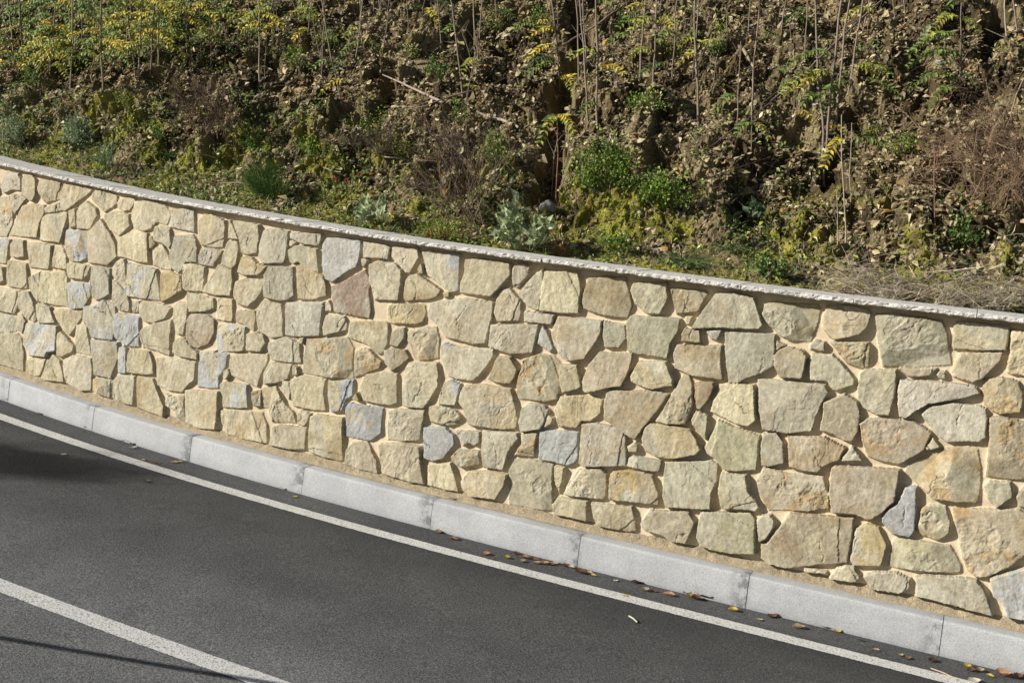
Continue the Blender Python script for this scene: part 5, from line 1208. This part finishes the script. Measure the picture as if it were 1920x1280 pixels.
branch('long bare curved cane hanging in front of the large drooping shrub', [(1790, 290), (1840, 297), (1880, 310), (1905, 345)], [2, 2.5, 2.5, 2], (.42, .34, .24), 0.16)
branch('straight reddish cane standing in front of the large drooping shrub', [(1868, 265), (1885, 210), (1912, 155)], [2, 3, 2.5], (.30, .21, .14), 0.14)
def rock(label, x, y, wpx, hpx, col):
    r = np.random.default_rng(int(x * 3 + y)); p = hill_pt(x, y + hpx * 0.3); k = depth(p) / FPX
    bm = bmesh.new(); bmesh.ops.create_icosphere(bm, subdivisions=3, radius=1.0)
    V = np.array([v.co[:] for v in bm.verts]); F = np.array([[v.index for v in f.verts] for f in bm.faces]); bm.free()
    dirs = r.normal(size=(14, 3)); dirs /= np.linalg.norm(dirs, axis=1)[:, None]; cut = r.uniform(0.6, 0.95, 14)
    for d, c in zip(dirs, cut): s = V @ d; V = V - np.maximum(s - c, 0)[:, None] * d
    V = V * np.array([wpx * k / 2, wpx * k * 0.4, hpx * k / 2]) / 0.85; V = V @ np.array([[math.cos(.4), .2, 0], [-.2, math.cos(.4), 0], [0, 0, 1]])
    mb = MB(); mb.add(V + p, F, col); tag(mb.build('rock', M_SOIL, origin=p), label, 'rock', 'loose stones on the bank')
rock('grey rock lodged at the foot of the deep gully', 1027, 380, 30, 24, (.34, .33, .31))
rock('flat pale tan stone on the lower bank at the right', 1615, 414, 30, 12, (.46, .36, .25))
rock('small white stone just above the moss right of the gully', 1201, 397, 11, 9, (.66, .64, .60))
rock('oval pinkish stone high on the right part of the bank', 1287, 288, 18, 8, (.42, .33, .28))
rock('grey white stone among leaves at upper right', 1764, 115, 20, 9, (.50, .49, .46))
rock('tan stone beside the drooping shrub', 1694, 254, 17, 9, (.44, .33, .24))
rock('buff round stone below the bramble cane', 1398, 329, 16, 11, (.46, .38, .26))
rock('small pale stone on the bank left of the saplings in the centre', 534, 145, 9, 8, (.52, .47, .42))
rock('pale stone beside the root of the leaning sapling', 629, 170, 8, 7, (.56, .53, .47))
rock('small white stone under the green weed at centre', 894, 241, 9, 7, (.62, .60, .54))
rock('light stone at the foot of the big leafy saplings', 1483, 280, 24, 8, (.50, .47, .40))
rock('brown boulder of clay beside the gully top', 800, 118, 62, 34, (.27, .205, .12))
rock('pale grey stone above the hollow at upper right', 1530, 195, 16, 7, (.52, .49, .44))

# ------------------------------------------------------------------ leaves and bits on the asphalt
def road_pt(px, py, led=False):
    r_ = unproj(px, py, 1.0) - np.array([0, 0, HC]); s, o = 0.0, -0.5
    zf = (lambda o: -0.0) if led else (lambda o: zroad(o))
    for _ in range(60):
        P = at(s, o); P[2] += zf(o); u, v, _z2 = proj(P); e = np.array([u - px, v - py])
        if abs(e).max() < 0.05: break
        h = 1e-3; A = at(s + h, o); A[2] += zf(o); Bq = at(s, o + h); Bq[2] += zf(o + h)
        a = np.array(proj(A)[:2]); b = np.array(proj(Bq)[:2]); J = np.stack([(a - [u, v]) / h, (b - [u, v]) / h], 1)
        d = np.linalg.solve(J, e); s -= float(np.clip(d[0], -1, 1)); o -= float(np.clip(d[1], -.5, .5))
    return P
TAN, REDB, DKR, ORG, YLW, BRN, PAL = (.50, .38, .25), (.19, .085, .05), (.10, .045, .035), (.52, .30, .17), (.56, .43, .10), (.24, .15, .08), (.66, .60, .48)
CN = {TAN: 'tan', REDB: 'reddish brown', DKR: 'dark maroon', ORG: 'orange', YLW: 'yellow', BRN: 'dull brown', PAL: 'pale straw'}
RL = [(40,760,10,TAN),(47,764,7,PAL),(75,776,9,TAN),(75,822,6,BRN),(118,853,9,PAL),(163,803,17,TAN),(232,827,10,TAN),(241,829,14,REDB),(250,833,12,BRN),(249,840,11,PAL),(268,863,7,YLW),(293,869,9,REDB),(327,867,12,TAN),(337,866,9,YLW),(275,903,10,BRN),(533,917,12,ORG),(552,932,8,YLW),(713,964,17,ORG),(822,998,13,TAN),(850,1011,16,BRN),(850,937,12,ORG),(911,1039,15,ORG),(920,1049,8,REDB),(950,1046,11,YLW),(968,1038,12,REDB),(984,1046,15,BRN),(978,1053,12,TAN),(1001,1050,13,REDB),(1006,1056,14,TAN),(1020,1057,15,ORG),(1032,1058,12,BRN),(1040,1057,11,TAN),(1060,1061,15,REDB),(1071,1064,10,PAL),(1088,1074,16,REDB),(1104,1075,11,TAN),(1112,1079,10,YLW),(1154,1089,9,PAL),(1195,1092,20,DKR),(1209,1107,14,TAN),(1226,1109,10,REDB),(1172,1118,8,YLW),(1254,1116,18,ORG),(1288,1113,15,REDB),(1296,1119,14,YLW),(1305,1123,17,REDB),(1325,1121,28,DKR),(1374,1145,15,YLW),(1424,1162,10,TAN),(1447,1156,20,REDB),(1497,1177,21,TAN),(1550,1177,17,DKR),(1570,1184,13,YLW),(1615,1201,9,DKR),(1643,1219,9,TAN),(1688,1229,10,TAN),(1702,1234,14,BRN),(1748,1239,17,DKR),(1813,1250,15,YLW),(1822,1257,17,BRN),(1838,1258,14,TAN),(1856,1268,11,YLW),(1880,1266,26,ORG),(1908,1270,22,REDB),(1826,1277,20,PAL)]
RL.sort(key=lambda q: q[0])
for k, (x, y, sz, c) in enumerate(RL):
    r = np.random.default_rng(7000 + k); p = road_pt(x, y, (x, y) == (850, 937)); L = sz * depth(p) / FPX * 1.25
    a = r.uniform(-0.7, 0.7) + (math.pi if r.random() < .5 else 0); nu, nv = 9, 7; u = np.linspace(0, 1, nu)[:, None]; v = np.linspace(-1, 1, nv)[None]
    wd = L * r.uniform(0.32, 0.5) * np.sin(math.pi * np.clip(u, 0.02, 0.98)) ** 0.7 * (1 + 0.12 * np.sin(u * 25 + k)); X = (u - 0.5) * L + 0 * v; Y = wd * v * 0.8
    cu = r.uniform(0.3, 0.8); Z = 0.003 + np.abs(Y) * cu + L * 0.16 * (2 * u - 1) ** 2 * r.uniform(0.3, 1.3) + 0.03 * L * np.sin(9 * u + 3 * v + k)
    V = np.stack([X * math.cos(a) - Y * math.sin(a), X * math.sin(a) + Y * math.cos(a), Z], -1).reshape(-1, 3) + p
    col = np.array(c) * r.uniform(0.75, 1.2, (len(V), 1)); mb = MB(); mb.add(V, grid_faces(nu, nv), col)
    st = r.choice([0, 1]); e0 = V.reshape(nu, nv, 3)[0, nv // 2]; d = e0 - V.reshape(nu, nv, 3)[1, nv // 2]; d /= np.linalg.norm(d)
    tube(mb, [e0, e0 + d * L * .3], 0.0008, np.array(c) * .7, 3)
    tag(mb.build('fallen_leaf', M_LEAF, smooth=True, origin=p), '%s %s fallen leaf by the kerb, %s from the left on the road' % ('large' if sz > 19 else ('small' if sz < 10 else 'curled'), CN[c], ORD(k + 1)), 'leaf', 'fallen leaves along the kerb')
def stick(label, a, b, th, col):
    A, B_ = road_pt(*a), road_pt(*b); mb = MB(); up = np.array([0, 0, .006]); tube(mb, [A + up, (A + B_) / 2 + up + np.array([0, 0, .004]), B_ + up], th * depth(A) / FPX / 2, col, 6)
    tag(mb.build('stick', M_BARK, smooth=True, origin=A), label, 'stick')
stick('short pale stick lying alone on the dark asphalt', (1179, 1156), (1195, 1168), 3.2, (.46, .43, .32))
stick('thin dry stalk lying across the white edge line at lower right', (1745, 1254), (1795, 1275), 2.5, (.45, .33, .22))

# unseen rail on posts, added to throw the thin shadow across the lane
hr = []
for (x, y) in ((-40, 1188), (430, 1268)):
    g = road_pt(x, y); hr.append(g - np.array(SUN_DIR) * (1.05 / -SUN_DIR.z))
A, B_ = hr; d = (B_ - A) / np.linalg.norm(B_ - A)
o = empty('shadow_rail', tuple(A - np.array([0, 0, 1.0]))); tag(o, 'dark steel rail added out of frame at the left to cast the lane shadow', 'shadow_rail')
mb = MB(); tube(mb, [A - d * 3.0, A, B_, B_ + d * 0.25], 0.017, (.1, .1, .1), 10); mb.build('rail', M_METAL, o, smooth=True)
for q in (-0.75, -2.2):
    t_ = A + d * q; mb = MB(); tube(mb, [t_, t_ - np.array([0, 0, 1.25])], 0.02, (.1, .1, .1), 10); mb.build('post', M_METAL, o, smooth=True)

# unseen tree added left of the frame so its shade reaches the far-left asphalt
g = road_pt(-150, 846); cc = g - np.array(SUN_DIR) * (5.4 / -SUN_DIR.z)
o = empty('shadow_caster_tree', (float(cc[0]), float(cc[1]), float(g[2]))); tag(o, 'small green tree added outside the frame on the left to shade the asphalt', 'tree')
r = np.random.default_rng(77); n = 2600; d = r.normal(size=(n, 3)); d /= np.linalg.norm(d, axis=1)[:, None]
P0 = cc + d * (r.random((n, 1)) ** 0.5) * np.array([0.9, 0.55, 0.55]) * (1 + 0.25 * np.sin(d[:, :1] * 7)); T, B = frames(d, r); mb = MB()
leaves(mb, P0, T, B, d, r.uniform(.06, .11, n), r.uniform(.03, .05, n), palette(LF, n, r)); mb.build('crown', M_LEAF, o)
mb = MB(); b = np.array([cc[0], cc[1], g[2]]); tube(mb, [b, b + [.1, 0, 2.0], b + [0, .05, 4.0], cc], [.11, .08, .05, .02], (.2, .16, .12), 9)
for q in range(9): e = cc + r.normal(0, .4, 3); tube(mb, [b + [0, .05, 4.0 + .12 * q], e], [.025, .008], (.2, .16, .12), 5)
mb.build('trunk', M_BARK, o, smooth=True)
